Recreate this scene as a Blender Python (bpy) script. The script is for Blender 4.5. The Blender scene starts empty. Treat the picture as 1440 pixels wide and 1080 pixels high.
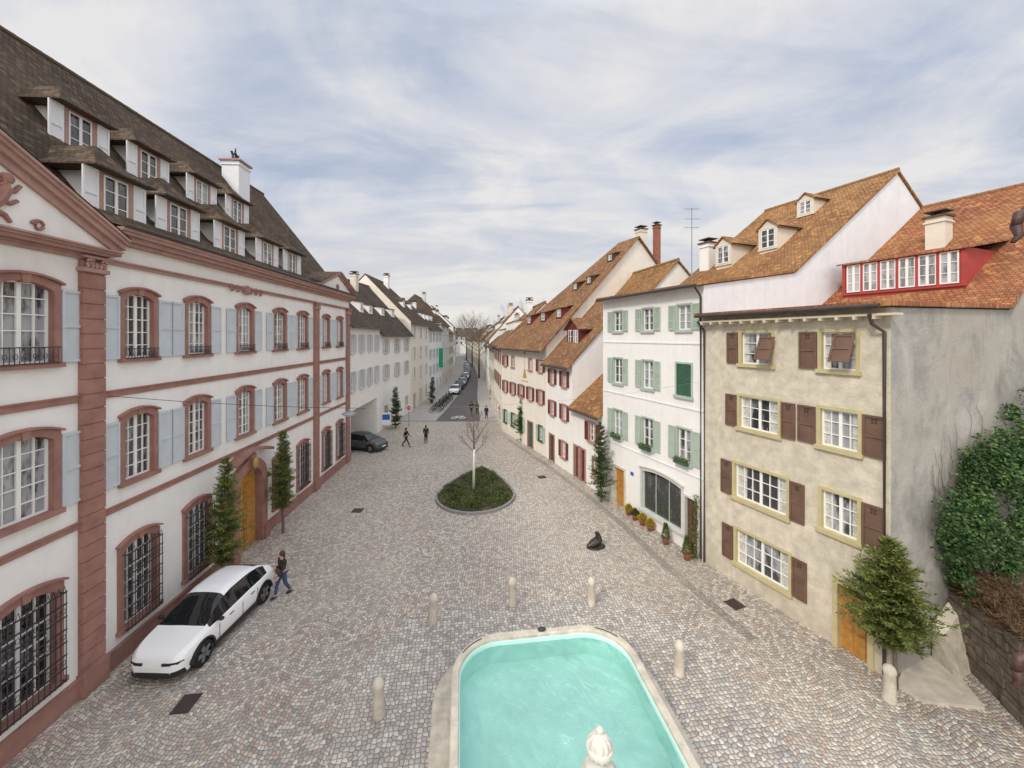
import bpy, math, random, bmesh
from mathutils import Vector, Matrix
R=random.Random(11)
H=10.4; FP=560.0; CX=720; HY=474
C=bpy.context.scene.collection
def G(px,py,z=0.0):
    Y=FP*(H-z)/(py-HY); return Vector(((px-CX)/FP*Y,Y,z))
rad=math.radians
# ---------------------------------------------------------------- node helpers
class NG:
    def __init__(s,nt): s.nt=nt; s.N=nt.nodes; s.L=nt.links
    def put(s,sock,v):
        if v is None: return
        if hasattr(v,'is_linked') or hasattr(v,'links'): s.L.new(v,sock)
        else:
            try: sock.default_value=v
            except Exception: sock.default_value=tuple(v)+(1,) if len(v)==3 else v
    def math(s,op,a,b=None,c=None):
        n=s.N.new('ShaderNodeMath'); n.operation=op
        s.put(n.inputs[0],a); s.put(n.inputs[1],b); s.put(n.inputs[2],c); return n.outputs[0]
    def mix(s,f,a,b,mode='MIX'):
        n=s.N.new('ShaderNodeMix'); n.data_type='RGBA'; n.blend_type=mode
        s.put(n.inputs[0],f); s.put(n.inputs[6],a); s.put(n.inputs[7],b); return n.outputs[2]
    def noise(s,vec,scale,detail=4,rough=.55,dist=0):
        n=s.N.new('ShaderNodeTexNoise'); s.put(n.inputs['Vector'],vec)
        n.inputs['Scale'].default_value=scale; n.inputs['Detail'].default_value=detail
        n.inputs['Roughness'].default_value=rough; n.inputs['Distortion'].default_value=dist; return n.outputs[0]
    def ramp(s,f,stops,interp='LINEAR'):
        n=s.N.new('ShaderNodeValToRGB'); s.put(n.inputs[0],f); e=n.color_ramp.elements; n.color_ramp.interpolation=interp
        while len(e)<len(stops): e.new(.5)
        for i,(p,c) in enumerate(stops):
            e[i].position=p; e[i].color=(c,c,c,1) if not hasattr(c,'__len__') else tuple(c)+(1,)
        return n.outputs[0]
    def mapping(s,vec,scale=(1,1,1),rot=(0,0,0),loc=(0,0,0)):
        n=s.N.new('ShaderNodeMapping'); s.put(n.inputs[0],vec)
        n.inputs['Scale'].default_value=scale; n.inputs['Rotation'].default_value=rot; n.inputs['Location'].default_value=loc
        return n.outputs[0]
    def bump(s,h,strength,dist=.02):
        n=s.N.new('ShaderNodeBump'); s.put(n.inputs['Height'],h); n.inputs['Strength'].default_value=strength
        n.inputs['Distance'].default_value=dist; return n.outputs[0]
def newmat(name):
    m=bpy.data.materials.new(name); m.use_nodes=True; g=NG(m.node_tree); return m,g,m.node_tree.nodes['Principled BSDF']
def c3(c,k): return tuple(min(1,x*k) for x in c)
def mat(name,col,rough=.85,var=.12,sc=2.0,bump=0.0,bsc=25,metal=0,dirt=0,spec=.3,dcol=(.16,.14,.12),streak=.18):
    m,g,b=newmat(name)
    tc=g.N.new('ShaderNodeTexCoord').outputs['Object']
    n=g.noise(tc,sc,5)
    c=g.ramp(n,[(.3,c3(col,1-var)),(.7,c3(col,1+var))])
    if dirt:
        st=g.noise(g.mapping(tc,(1.3,1.3,streak)),1.6,6,.65)
        c=g.mix(g.ramp(st,[(.5,0.0),(.78,dirt)]),c,dcol)
        n2=g.noise(tc,.45,3)
        c=g.mix(g.ramp(n2,[(.4,0.0),(.8,dirt*.7)]),c,c3(col,.62))
        sz=g.N.new('ShaderNodeSeparateXYZ'); g.put(sz.inputs[0],tc)
        lowm=g.math('MULTIPLY',g.ramp(sz.outputs[2],[(0.0,1.0),(1.0,0.0)]),g.ramp(g.noise(tc,1.8,5,.7),[(.35,0.0),(.7,1.0)]))
        if sc<=2.5: c=g.mix(g.math('MULTIPLY',lowm,min(1,dirt*1.6)),c,dcol)
    g.put(b.inputs['Base Color'],c)
    b.inputs['Roughness'].default_value=rough; b.inputs['Metallic'].default_value=metal
    b.inputs['Specular IOR Level'].default_value=spec
    if bump: g.put(b.inputs['Normal'],g.bump(g.noise(tc,bsc,4,.7),bump,.03))
    return m
def tiles(name,c1,c2,cm,patch,pf=.5):
    m,g,b=newmat(name)
    uv=g.N.new('ShaderNodeTexCoord').outputs['UV']
    br=g.N.new('ShaderNodeTexBrick'); g.put(br.inputs['Vector'],uv)
    for k,v in (('Scale',1),('Mortar Size',.014),('Mortar Smooth',.3),('Bias',0),('Brick Width',.19),('Row Height',.17)): br.inputs[k].default_value=v
    g.put(br.inputs['Color1'],c1+(1,)); g.put(br.inputs['Color2'],c2+(1,)); g.put(br.inputs['Mortar'],cm+(1,))
    wn=g.N.new('ShaderNodeTexWhiteNoise'); wn.noise_dimensions='2D'
    sn=g.N.new('ShaderNodeVectorMath'); sn.operation='SNAP'; g.put(sn.inputs[0],uv); sn.inputs[1].default_value=(.19,.17,1); g.L.new(sn.outputs[0],wn.inputs['Vector'])
    c=g.mix(g.ramp(wn.outputs['Value'],[(.72,0.0),(.95,.75)]),br.outputs['Color'],patch+(1,))
    c=g.mix(g.ramp(g.noise(uv,.7,6,.7),[(.42,0.0),(.68,pf)]),c,cm+(1,))
    c=g.mix(g.ramp(g.noise(uv,.35,3),[(.4,0.0),(.7,.35)]),c,patch+(1,))
    g.put(b.inputs['Base Color'],c); b.inputs['Roughness'].default_value=.9; b.inputs['Specular IOR Level'].default_value=.2
    sx=g.N.new('ShaderNodeSeparateXYZ'); g.put(sx.inputs[0],uv)
    saw=g.math('FRACT',g.math('DIVIDE',sx.outputs[1],.17))
    h=g.math('ADD',g.math('MULTIPLY',saw,-.6),g.math('MULTIPLY',br.outputs['Fac'],-.6))
    g.put(b.inputs['Normal'],g.bump(h,1.0,.05)); return m
def cobble(name,stops,scale,amp,wet=0.35,fan=1.3):
    m,g,b=newmat(name)
    tc=g.N.new('ShaderNodeTexCoord').outputs['Object']
    sx=g.N.new('ShaderNodeSeparateXYZ'); g.put(sx.inputs[0],tc)
    y=g.math('ADD',sx.outputs[1],g.math('MULTIPLY',g.math('ABSOLUTE',g.math('SINE',g.math('MULTIPLY',sx.outputs[0],fan))),amp))
    cb=g.N.new('ShaderNodeCombineXYZ'); g.put(cb.inputs[0],sx.outputs[0]); g.put(cb.inputs[1],y)
    def vor(feat):
        v=g.N.new('ShaderNodeTexVoronoi'); v.voronoi_dimensions='2D'; v.feature=feat
        g.put(v.inputs['Vector'],cb.outputs[0]); v.inputs['Scale'].default_value=scale; v.inputs['Randomness'].default_value=.55; return v
    v1=vor('F1'); v2=vor('DISTANCE_TO_EDGE')
    sc=g.N.new('ShaderNodeSeparateColor'); g.put(sc.inputs[0],v1.outputs['Color'])
    c=g.ramp(sc.outputs[0],stops,'CONSTANT')
    c=g.mix(g.math('MULTIPLY',g.math('POWER',sc.outputs[1],2.5),.55),c,(.19,.165,.145,1))
    c=g.mix(g.ramp(g.noise(tc,.22,6,.65),[(.45,0.0),(.78,wet)]),c,(.27,.245,.22,1))
    c=g.mix(g.ramp(g.noise(g.mapping(tc,(1,1,1),(0,0,0),(9,4,0)),.13,5,.6),[(.42,0.0),(.66,.35)]),c,(.66,.60,.52,1))
    e=g.ramp(v2.outputs['Distance'],[(.03,1.0),(.13,0.0)])
    c=g.mix(g.math('MULTIPLY',e,.85),c,(.14,.12,.095,1))
    g.put(b.inputs['Base Color'],c); b.inputs['Roughness'].default_value=.6; b.inputs['Specular IOR Level'].default_value=.4
    hh=g.math('ADD',g.ramp(v2.outputs['Distance'],[(0,0.0),(.35,1.0)]),g.math('MULTIPLY',g.noise(tc,40,3),.25))
    g.put(b.inputs['Normal'],g.bump(hh,.7,.03)); return m
def leafmat(name,a,b_,c_=None,sc=1.2,rough=.55):
    m,g,b=newmat(name)
    ge=g.N.new('ShaderNodeNewGeometry')
    st=[(0,a),(.55,b_),(1,c_ or b_)]
    r=g.ramp(ge.outputs['Random Per Island'],st)
    tc=g.N.new('ShaderNodeTexCoord').outputs['Object']
    r=g.mix(g.ramp(g.noise(tc,sc,3),[(.38,0.0),(.62,.75)]),r,c3(a,.75)+(1,))
    g.put(b.inputs['Base Color'],r); b.inputs['Roughness'].default_value=rough; b.inputs['Specular IOR Level'].default_value=.25
    return m
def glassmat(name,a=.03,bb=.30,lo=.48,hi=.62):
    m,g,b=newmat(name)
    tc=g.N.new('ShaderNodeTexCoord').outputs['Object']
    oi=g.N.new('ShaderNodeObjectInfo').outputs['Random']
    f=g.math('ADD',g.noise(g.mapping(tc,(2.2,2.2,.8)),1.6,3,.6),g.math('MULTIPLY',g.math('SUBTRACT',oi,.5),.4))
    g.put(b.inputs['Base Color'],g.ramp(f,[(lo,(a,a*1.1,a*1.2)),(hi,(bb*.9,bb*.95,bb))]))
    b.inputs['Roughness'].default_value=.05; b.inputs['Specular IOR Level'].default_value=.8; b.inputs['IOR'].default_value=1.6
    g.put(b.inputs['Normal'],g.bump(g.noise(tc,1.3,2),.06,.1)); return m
# ---------------------------------------------------------------- mesh builder
class MB:
    def __init__(s): s.v=[]; s.f=[]; s.uv={}
    def add(s,vs,fs,uvs=None):
        o=len(s.v); s.v+= [tuple(p) for p in vs]
        for i,f in enumerate(fs):
            if uvs: s.uv[len(s.f)]=uvs[i]
            s.f.append([k+o for k in f])
    def quad(s,*p,uv=None): s.add(p,[list(range(len(p)))],[uv] if uv else None)
    def box(s,x0,x1,y0,y1,z0,z1):
        s.add([(x0,y0,z0),(x1,y0,z0),(x1,y1,z0),(x0,y1,z0),(x0,y0,z1),(x1,y0,z1),(x1,y1,z1),(x0,y1,z1)],
              [(0,3,2,1),(4,5,6,7),(0,1,5,4),(1,2,6,5),(2,3,7,6),(3,0,4,7)])
    def prism(s,pts,a,b,ax):
        n=len(pts)
        def P(p,t): return (t,p[0],p[1]) if ax=='x' else ((p[0],t,p[1]) if ax=='y' else (p[0],p[1],t))
        s.add([P(p,a) for p in pts]+[P(p,b) for p in pts],[list(range(n))[::-1],list(range(n,2*n))]+[[i,(i+1)%n,n+(i+1)%n,n+i] for i in range(n)])
    def tube(s,pts,rs,n=6):
        pts=[Vector(p) for p in pts]
        if not hasattr(rs,'__len__'): rs=[rs]*len(pts)
        vs=[];fs=[]; ref=None
        for i,p in enumerate(pts):
            d=(pts[min(i+1,len(pts)-1)]-pts[max(i-1,0)])
            if d.length<1e-6: d=Vector((0,0,1))
            d.normalize()
            if ref is None: ref=Vector((0,0,1)) if abs(d.z)<.9 else Vector((1,0,0))
            a=d.cross(ref)
            if a.length<1e-3: a=d.cross(Vector((0,1,0)))
            a.normalize(); b=d.cross(a)
            for k in range(n):
                t=2*math.pi*k/n; vs.append(p+a*math.cos(t)*rs[i]+b*math.sin(t)*rs[i])
        for i in range(len(pts)-1):
            for k in range(n):
                k2=(k+1)%n; fs.append([i*n+k,i*n+k2,(i+1)*n+k2,(i+1)*n+k])
        fs.append(list(range(n))[::-1]); fs.append([(len(pts)-1)*n+k for k in range(n)])
        s.add(vs,fs)
    def lathe(s,prof,cx=0,cy=0,n=20,fn=None):
        vs=[];fs=[]
        for r,z in prof:
            for k in range(n):
                t=2*math.pi*k/n; rr=r*(fn(t,z) if fn else 1); vs.append((cx+rr*math.cos(t),cy+rr*math.sin(t),z))
        for i in range(len(prof)-1):
            for k in range(n):
                k2=(k+1)%n; fs.append([i*n+k,i*n+k2,(i+1)*n+k2,(i+1)*n+k])
        fs.append(list(range(n))[::-1]); fs.append([(len(prof)-1)*n+k for k in range(n)]); s.add(vs,fs)
    def ell(s,c,r,n=10,m=6):
        vs=[];fs=[]
        for i in range(m+1):
            a=-math.pi/2+math.pi*i/m
            for k in range(n):
                t=2*math.pi*k/n; vs.append((c[0]+r[0]*math.cos(a)*math.cos(t),c[1]+r[1]*math.cos(a)*math.sin(t),c[2]+r[2]*math.sin(a)))
        for i in range(m):
            for k in range(n):
                k2=(k+1)%n; fs.append([i*n+k,i*n+k2,(i+1)*n+k2,(i+1)*n+k])
        s.add(vs,fs)
    def leaf(s,p,d,w,L):
        s.add([p,p+d*L*.45+w,p+d*L,p+d*L*.45-w],[(0,1,2,3)])
    def build(s,name,m,parent=None,smooth=False,loc=None,rot=0,fix=True):
        me=bpy.data.meshes.new(name); me.from_pydata(s.v,[],s.f)
        if s.uv:
            ul=me.uv_layers.new(name='UVMap')
            for i,p in enumerate(me.polygons):
                u=s.uv.get(i)
                for k,li in enumerate(p.loop_indices):
                    if u: ul.data[li].uv=u[k]
                    else:
                        co=me.vertices[me.loops[li].vertex_index].co; ul.data[li].uv=(co.x+co.y,co.z)
        if fix and len(s.f)<20000:
            bm=bmesh.new(); bm.from_mesh(me); bmesh.ops.recalc_face_normals(bm,faces=bm.faces); bm.to_mesh(me); bm.free()
        if smooth:
            for p in me.polygons: p.use_smooth=True
        if m: me.materials.append(m)
        o=bpy.data.objects.new(name,me); C.objects.link(o)
        if parent: o.parent=parent
        if loc is not None: o.location=loc
        if rot: o.rotation_euler=(0,0,rot)
        return o
def tag(o,label=None,cat=None,group=None,kind=None):
    if label: o['label']=label
    if cat: o['category']=cat
    if group: o['group']=group
    if kind: o['kind']=kind
    return o
def thing(name,label,cat,loc=(0,0,0),rot=0,group=None):
    o=bpy.data.objects.new(name,None); C.objects.link(o); o.empty_display_size=.2
    o.location=loc; o.rotation_euler=(0,0,rot); return tag(o,label,cat,group)
def dup(r,loc,rot,label=None):
    n=r.copy(); C.objects.link(n); n.location=loc; n.rotation_euler=(0,0,rot)
    if label: n['label']=label
    for ch in list(r.children):
        c=ch.copy(); C.objects.link(c); c.parent=n
        for g in list(ch.children):
            d=g.copy(); C.objects.link(d); d.parent=c
    return n
def interp(pts,x,smooth=False):
    if x<=pts[0][0]: return pts[0][1]
    for (a,va),(b,vb) in zip(pts,pts[1:]):
        if x<=b:
            t=(x-a)/(b-a); t=t*t*(3-2*t) if smooth else t
            return va+(vb-va)*t
    return pts[-1][1]
def hermite(pts,x):
    if x<=pts[0][0]: return pts[0][1]
    if x>=pts[-1][0]: return pts[-1][1]
    sl=[(b[1]-a[1])/(b[0]-a[0]) for a,b in zip(pts,pts[1:])]
    def m(i):
        if i==0: return sl[0]
        if i==len(pts)-1: return sl[-1]
        a,b=sl[i-1],sl[i]
        return 0 if a*b<=0 else 2*a*b/(a+b)
    for i in range(len(pts)-1):
        if x<=pts[i+1][0]:
            h=pts[i+1][0]-pts[i][0]; t=(x-pts[i][0])/h
            return (2*t**3-3*t*t+1)*pts[i][1]+(t**3-2*t*t+t)*h*m(i)+(-2*t**3+3*t*t)*pts[i+1][1]+(t**3-t*t)*h*m(i+1)
# ---------------------------------------------------------------- materials
M={}
M['white']=mat('white plaster',(.83,.82,.80),var=.03,dirt=.2,bump=.2,dcol=(.48,.46,.43))
M['white2']=mat('cool white plaster',(.75,.78,.82),var=.04,dirt=.25,bump=.2,dcol=(.45,.47,.50))
M['offw']=mat('off white plaster',(.78,.73,.65),var=.04,dirt=.25,bump=.2,dcol=(.48,.43,.36))
M['cream']=mat('cream plaster',(.70,.65,.56),var=.05,dirt=.25,bump=.2,dcol=(.4,.35,.27))
M['pale']=mat('pale grey plaster',(.60,.60,.57),var=.05,dirt=.25,bump=.2,dcol=(.35,.34,.32))
M['ochre']=mat('pale ochre plaster',(.62,.55,.42),var=.05,dirt=.2,bump=.2,dcol=(.36,.3,.22))
M['beige']=mat('beige roughcast',(.63,.575,.47),var=.2,sc=2.4,dirt=.55,bump=1.0,bsc=11,dcol=(.42,.37,.29),streak=.5)
m,g,b=newmat('weathered grey render'); tc=g.N.new('ShaderNodeTexCoord').outputs['Object']
c=g.ramp(g.noise(tc,.55,9,.68,.4),[(.34,(.25,.24,.22)),(.5,(.36,.35,.325)),(.64,(.47,.455,.42))])
c=g.mix(g.ramp(g.noise(g.mapping(tc,(1,1,1),(0,0,0),(5,2,8)),.35,6,.6,.6),[(.50,0.0),(.56,.65)]),c,(.44,.41,.355,1))
c=g.mix(g.ramp(g.noise(g.mapping(tc,(1,1,.35)),1.1,7,.7),[(.55,0.0),(.72,.5)]),c,(.20,.185,.165,1))
g.put(b.inputs['Base Color'],c); b.inputs['Roughness'].default_value=.92; b.inputs['Specular IOR Level'].default_value=.2
g.put(b.inputs['Normal'],g.bump(g.noise(tc,9,6,.75),.9,.04)); M['grey']=m
M['sand']=mat('red sandstone',(.33,.175,.145),var=.18,sc=2.5,dirt=.35,bump=.4,bsc=18,dcol=(.21,.13,.11),streak=.6)
M['sandl']=mat('pale pink sandstone',(.42,.26,.225),var=.14,sc=2.5,dirt=.3,bump=.3,dcol=(.26,.17,.145),streak=.6)
M['brick']=mat('red brick',(.30,.12,.08),var=.25,sc=7,bump=.4)
M['kerb']=mat('grey granite kerb',(.26,.255,.25),var=.2,sc=5,bump=.3)
M['stone']=mat('cream limestone',(.60,.55,.46),var=.18,sc=4,dirt=.55,bump=.45,bsc=18,dcol=(.28,.25,.2),streak=.7)
M['stoned']=mat('dark rubble stone',(.15,.125,.10),var=.45,sc=3.5,dirt=.4,bump=1,bsc=6)
M['blue']=mat('pale blue grey shutter paint',(.54,.59,.63),var=.05,rough=.6,dirt=.2,dcol=(.34,.38,.42))
M['palesh']=mat('pale shutter paint',(.76,.78,.81),var=.04,rough=.6)
M['green']=mat('grey green paint',(.40,.48,.41),var=.08,rough=.6,dirt=.2,dcol=(.25,.31,.27))
M['dgreen']=mat('dark green paint',(.05,.12,.08),var=.12,rough=.6)
M['brown']=mat('brown shutter paint',(.15,.09,.065),var=.2,rough=.65)
M['redp']=mat('dark maroon paint',(.16,.035,.035),var=.15,rough=.55)
M['redb']=mat('bright red paint',(.38,.06,.055),var=.12,rough=.55)
M['ochp']=mat('muted ochre window paint',(.50,.44,.25),var=.1,rough=.6)
M['whitep']=mat('white window paint',(.82,.82,.80),var=.03,rough=.5)
M['wood']=mat('orange varnished oak',(.45,.22,.05),var=.25,sc=6,rough=.4,spec=.5)
M['woodd']=mat('dark brown wood',(.10,.06,.04),var=.25,sc=6,rough=.5)
M['iron']=mat('black wrought iron',(.035,.032,.034),var=.2,rough=.55,spec=.5)
M['rust']=mat('dark red rusted iron',(.075,.035,.028),var=.4,sc=12,rough=.5,spec=.5,bump=.3)
M['gutter']=mat('dark copper gutter',(.055,.04,.035),var=.25,rough=.5,spec=.5)
M['zinc']=mat('grey zinc',(.26,.27,.29),var=.15,rough=.4,metal=.6)
M['glass']=glassmat('window glass',.035,.36,.46,.62)  # pale patches put reflected sky and curtains into the base colour
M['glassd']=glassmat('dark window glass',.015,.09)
M['glassl']=glassmat('window glass with painted sky',.18,.50,.38,.55)  # reflection of the pale sky painted into the pane colour
M['curt']=mat('white curtain cloth',(.50,.50,.48),var=.3,sc=9,rough=.9)
M['tileb']=tiles('old brown clay tiles',(.125,.085,.06),(.07,.055,.042),(.032,.028,.024),(.20,.15,.10),.5)
M['tileo']=tiles('orange brown clay tiles',(.40,.19,.08),(.22,.11,.05),(.08,.05,.032),(.52,.31,.13),.6)
M['tilem']=tiles('weathered brown orange clay tiles',(.34,.165,.085),(.19,.10,.058),(.08,.05,.036),(.44,.27,.13),.55)
M['tiler']=tiles('red clay tiles',(.42,.16,.075),(.24,.085,.045),(.09,.042,.03),(.50,.28,.12),.6)
M['tiled']=tiles('dark grey brown clay tiles',(.12,.09,.075),(.07,.058,.05),(.038,.033,.03),(.19,.145,.11),.4)
cst=[(0,(.60,.54,.45)),(.14,(.42,.39,.355)),(.28,(.70,.64,.54)),(.42,(.54,.43,.345)),(.54,(.60,.57,.52)),(.66,(.37,.35,.33)),(.78,(.74,.68,.59)),(.9,(.50,.37,.30))]
M['cobble']=cobble('cobblestones',cst,9.0,.3)
M['cobg']=cobble('grey setts',[(0,(.57,.54,.49)),(.2,(.42,.41,.395)),(.4,(.64,.60,.54)),(.6,(.51,.44,.38)),(.75,(.37,.355,.34)),(.9,(.70,.65,.58))],7.8,0,.35)
M['cobd']=cobble('gutter setts',[(0,(.33,.30,.27)),(.4,(.25,.235,.22)),(.7,(.40,.36,.31))],8,0,.5)
M['asph']=mat('asphalt',(.13,.12,.12),var=.14,sc=.8,rough=.85,bump=.3,bsc=60)
M['pave']=mat('grey pavement',(.38,.36,.34),var=.12,sc=1.5,bump=.2)
M['ground']=mat('town ground',(.25,.24,.22),var=.15,sc=.3)
M['paint']=mat('white road paint',(.75,.75,.73),var=.1,sc=10)
M['soil']=mat('dark soil',(.075,.058,.04),var=.35,sc=6,bump=.8,bsc=12)
M['bark']=mat('brown bark',(.16,.125,.10),var=.3,sc=8,bump=.4)
M['barkw']=mat('limewashed bark',(.72,.72,.68),var=.1,sc=8)
M['fir']=leafmat('fir needles',(.04,.07,.024),(.09,.135,.04),(.15,.19,.055))
M['firy']=leafmat('yellow green fir needles',(.09,.12,.03),(.20,.235,.06),(.31,.33,.10),2.2)  # lighter yellow-green needle tone
M['ivy']=leafmat('ivy leaves',(.02,.055,.018),(.055,.13,.035),(.16,.22,.07),1.1,.45)
M['gcov']=leafmat('ground cover leaves',(.06,.10,.025),(.13,.17,.045),(.20,.15,.07),1.4)
M['dry']=leafmat('dry bush twigs',(.10,.055,.035),(.19,.11,.06),(.13,.12,.05),2)
M['yel']=leafmat('yellow flowers',(.55,.42,.03),(.65,.5,.05),(.25,.25,.03),6)
M['terra']=mat('terracotta pot',(.33,.13,.07),var=.15)
M['cars_white']=mat('white car paint',(.84,.85,.86),var=.01,rough=.16,spec=.6)
M['cars_black']=mat('black car paint',(.02,.021,.025),var=.1,rough=.15,spec=.6)
M['cars_grey']=mat('grey car paint',(.10,.11,.12),var=.05,rough=.2,spec=.6,metal=.3)
M['cars_silver']=mat('silver car paint',(.45,.46,.48),var=.03,rough=.25,spec=.6,metal=.4)
M['cars_blue']=mat('blue car paint',(.04,.07,.16),var=.05,rough=.2,spec=.6)
M['cglass']=mat('car glass',(.012,.014,.016),var=.1,rough=.04,spec=.5)
M['rubber']=mat('black rubber',(.02,.02,.02),var=.1,rough=.8)
M['alloy']=mat('alloy wheel',(.30,.31,.33),var=.05,rough=.3,metal=.8)
M['trim']=mat('black plastic trim',(.025,.025,.027),var=.1,rough=.5)
M['lamp']=mat('headlamp glass',(.55,.58,.62),var=.05,rough=.1,spec=.8)
M['lampr']=mat('red tail lamp',(.35,.02,.02),var=.05,rough=.2)
M['skin']=mat('skin',(.55,.34,.25),var=.04,rough=.6)
M['coat']=mat('black coat cloth',(.02,.02,.025),var=.25,rough=.9)
M['coatb']=mat('dark brown jacket cloth',(.04,.032,.03),var=.25,rough=.8)
M['jeans']=mat('blue denim',(.05,.08,.17),var=.2,rough=.9)
M['trou']=mat('dark trousers cloth',(.03,.03,.035),var=.2,rough=.9)
M['hair']=mat('brown hair',(.06,.035,.02),var=.3,rough=.6)
M['shoe']=mat('dark shoe leather',(.02,.018,.016),var=.2,rough=.4)
M['pool']=mat('pale turquoise pool paint',(.56,.83,.77),var=.10,sc=.7,rough=.6,dirt=.15,dcol=(.40,.58,.50),streak=1)
M['signr']=mat('sign red',(.6,.02,.02),var=.03,rough=.4)
M['signb']=mat('sign blue',(.03,.12,.45),var=.03,rough=.4)
M['signg']=mat('banner green',(.02,.30,.16),var=.05,rough=.7)
M['bronze']=mat('dark bronze',(.06,.052,.045),var=.4,sc=6,rough=.45,metal=.5)
M['gold']=mat('faded gold paint',(.42,.30,.10),var=.15)
m,g,b=newmat('pool water')
tc=g.N.new('ShaderNodeTexCoord').outputs['Object']
tr=g.N.new('ShaderNodeBsdfTransparent'); tr.inputs[0].default_value=(.86,.98,.96,1)
gl=g.N.new('ShaderNodeBsdfGlossy'); gl.inputs['Roughness'].default_value=.03; gl.inputs[0].default_value=(.9,.95,.95,1)
bp=g.bump(g.noise(g.mapping(tc,(1,.7,1)),3.2,6,.65,1.0),1.0,.1); g.put(gl.inputs['Normal'],bp)
fr=g.N.new('ShaderNodeFresnel'); fr.inputs[0].default_value=1.33; g.put(fr.inputs['Normal'],bp)
mx=g.N.new('ShaderNodeMixShader'); g.put(mx.inputs[0],g.math('ADD',g.math('MULTIPLY',fr.outputs[0],1.8),.05)); g.L.new(tr.outputs[0],mx.inputs[1]); g.L.new(gl.outputs[0],mx.inputs[2])
g.L.new(mx.outputs[0],m.node_tree.nodes['Material Output'].inputs[0]); M['water']=m
# ---------------------------------------------------------------- house
def bars(mb,x0,x1,y0,y1,z0,z1,nx,ny,fr=.055,br=.028,mid=True):
    mb.box(x0,x0+fr,y0,y1,z0,z1); mb.box(x1-fr,x1,y0,y1,z0,z1)
    mb.box(x0+fr,x1-fr,y0,y1,z0,z0+fr); mb.box(x0+fr,x1-fr,y0,y1,z1-fr,z1)
    for i in range(1,nx):
        x=x0+(x1-x0)*i/nx; t=.05 if (mid and nx%2==0 and i==nx//2) else br/2
        mb.box(x-t,x+t,y0+.004,y1+.004,z0+fr,z1-fr)
    for j in range(1,ny):
        z=z0+(z1-z0)*j/ny; mb.box(x0+fr,x1-fr,y0+.008,y1-.004,z-br/2,z+br/2)
def shutter_mesh(mb,x0,x1,y,z0,z1,detail=True,t=.045):
    f=.07
    mb.box(x0,x0+f,y,y+t,z0,z1); mb.box(x1-f,x1,y,y+t,z0,z1)
    mb.box(x0+f,x1-f,y,y+t,z0,z0+f); mb.box(x0+f,x1-f,y,y+t,z1-f,z1)
    zm=z0+(z1-z0)*.5; mb.box(x0+f,x1-f,y,y+t,zm-.04,zm+.04)
    mb.box(x0+f,x1-f,y+.004,y+.014,z0+f,z1-f)
    if detail:
        n=max(4,int((z1-z0)/.085))
        for i in range(n):
            z=z0+f+(z1-z0-2*f)*(i+.5)/n
            if abs(z-zm)<.06: continue
            mb.add([(x0+f,y+.016,z-.012),(x1-f,y+.016,z-.012),(x1-f,y+.042,z-.03),(x0+f,y+.042,z-.03),(x0+f,y+.016,z+.012),(x1-f,y+.016,z+.012)],
                   [(0,1,2,3),(3,2,5,4),(0,4,5,1)])
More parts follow.
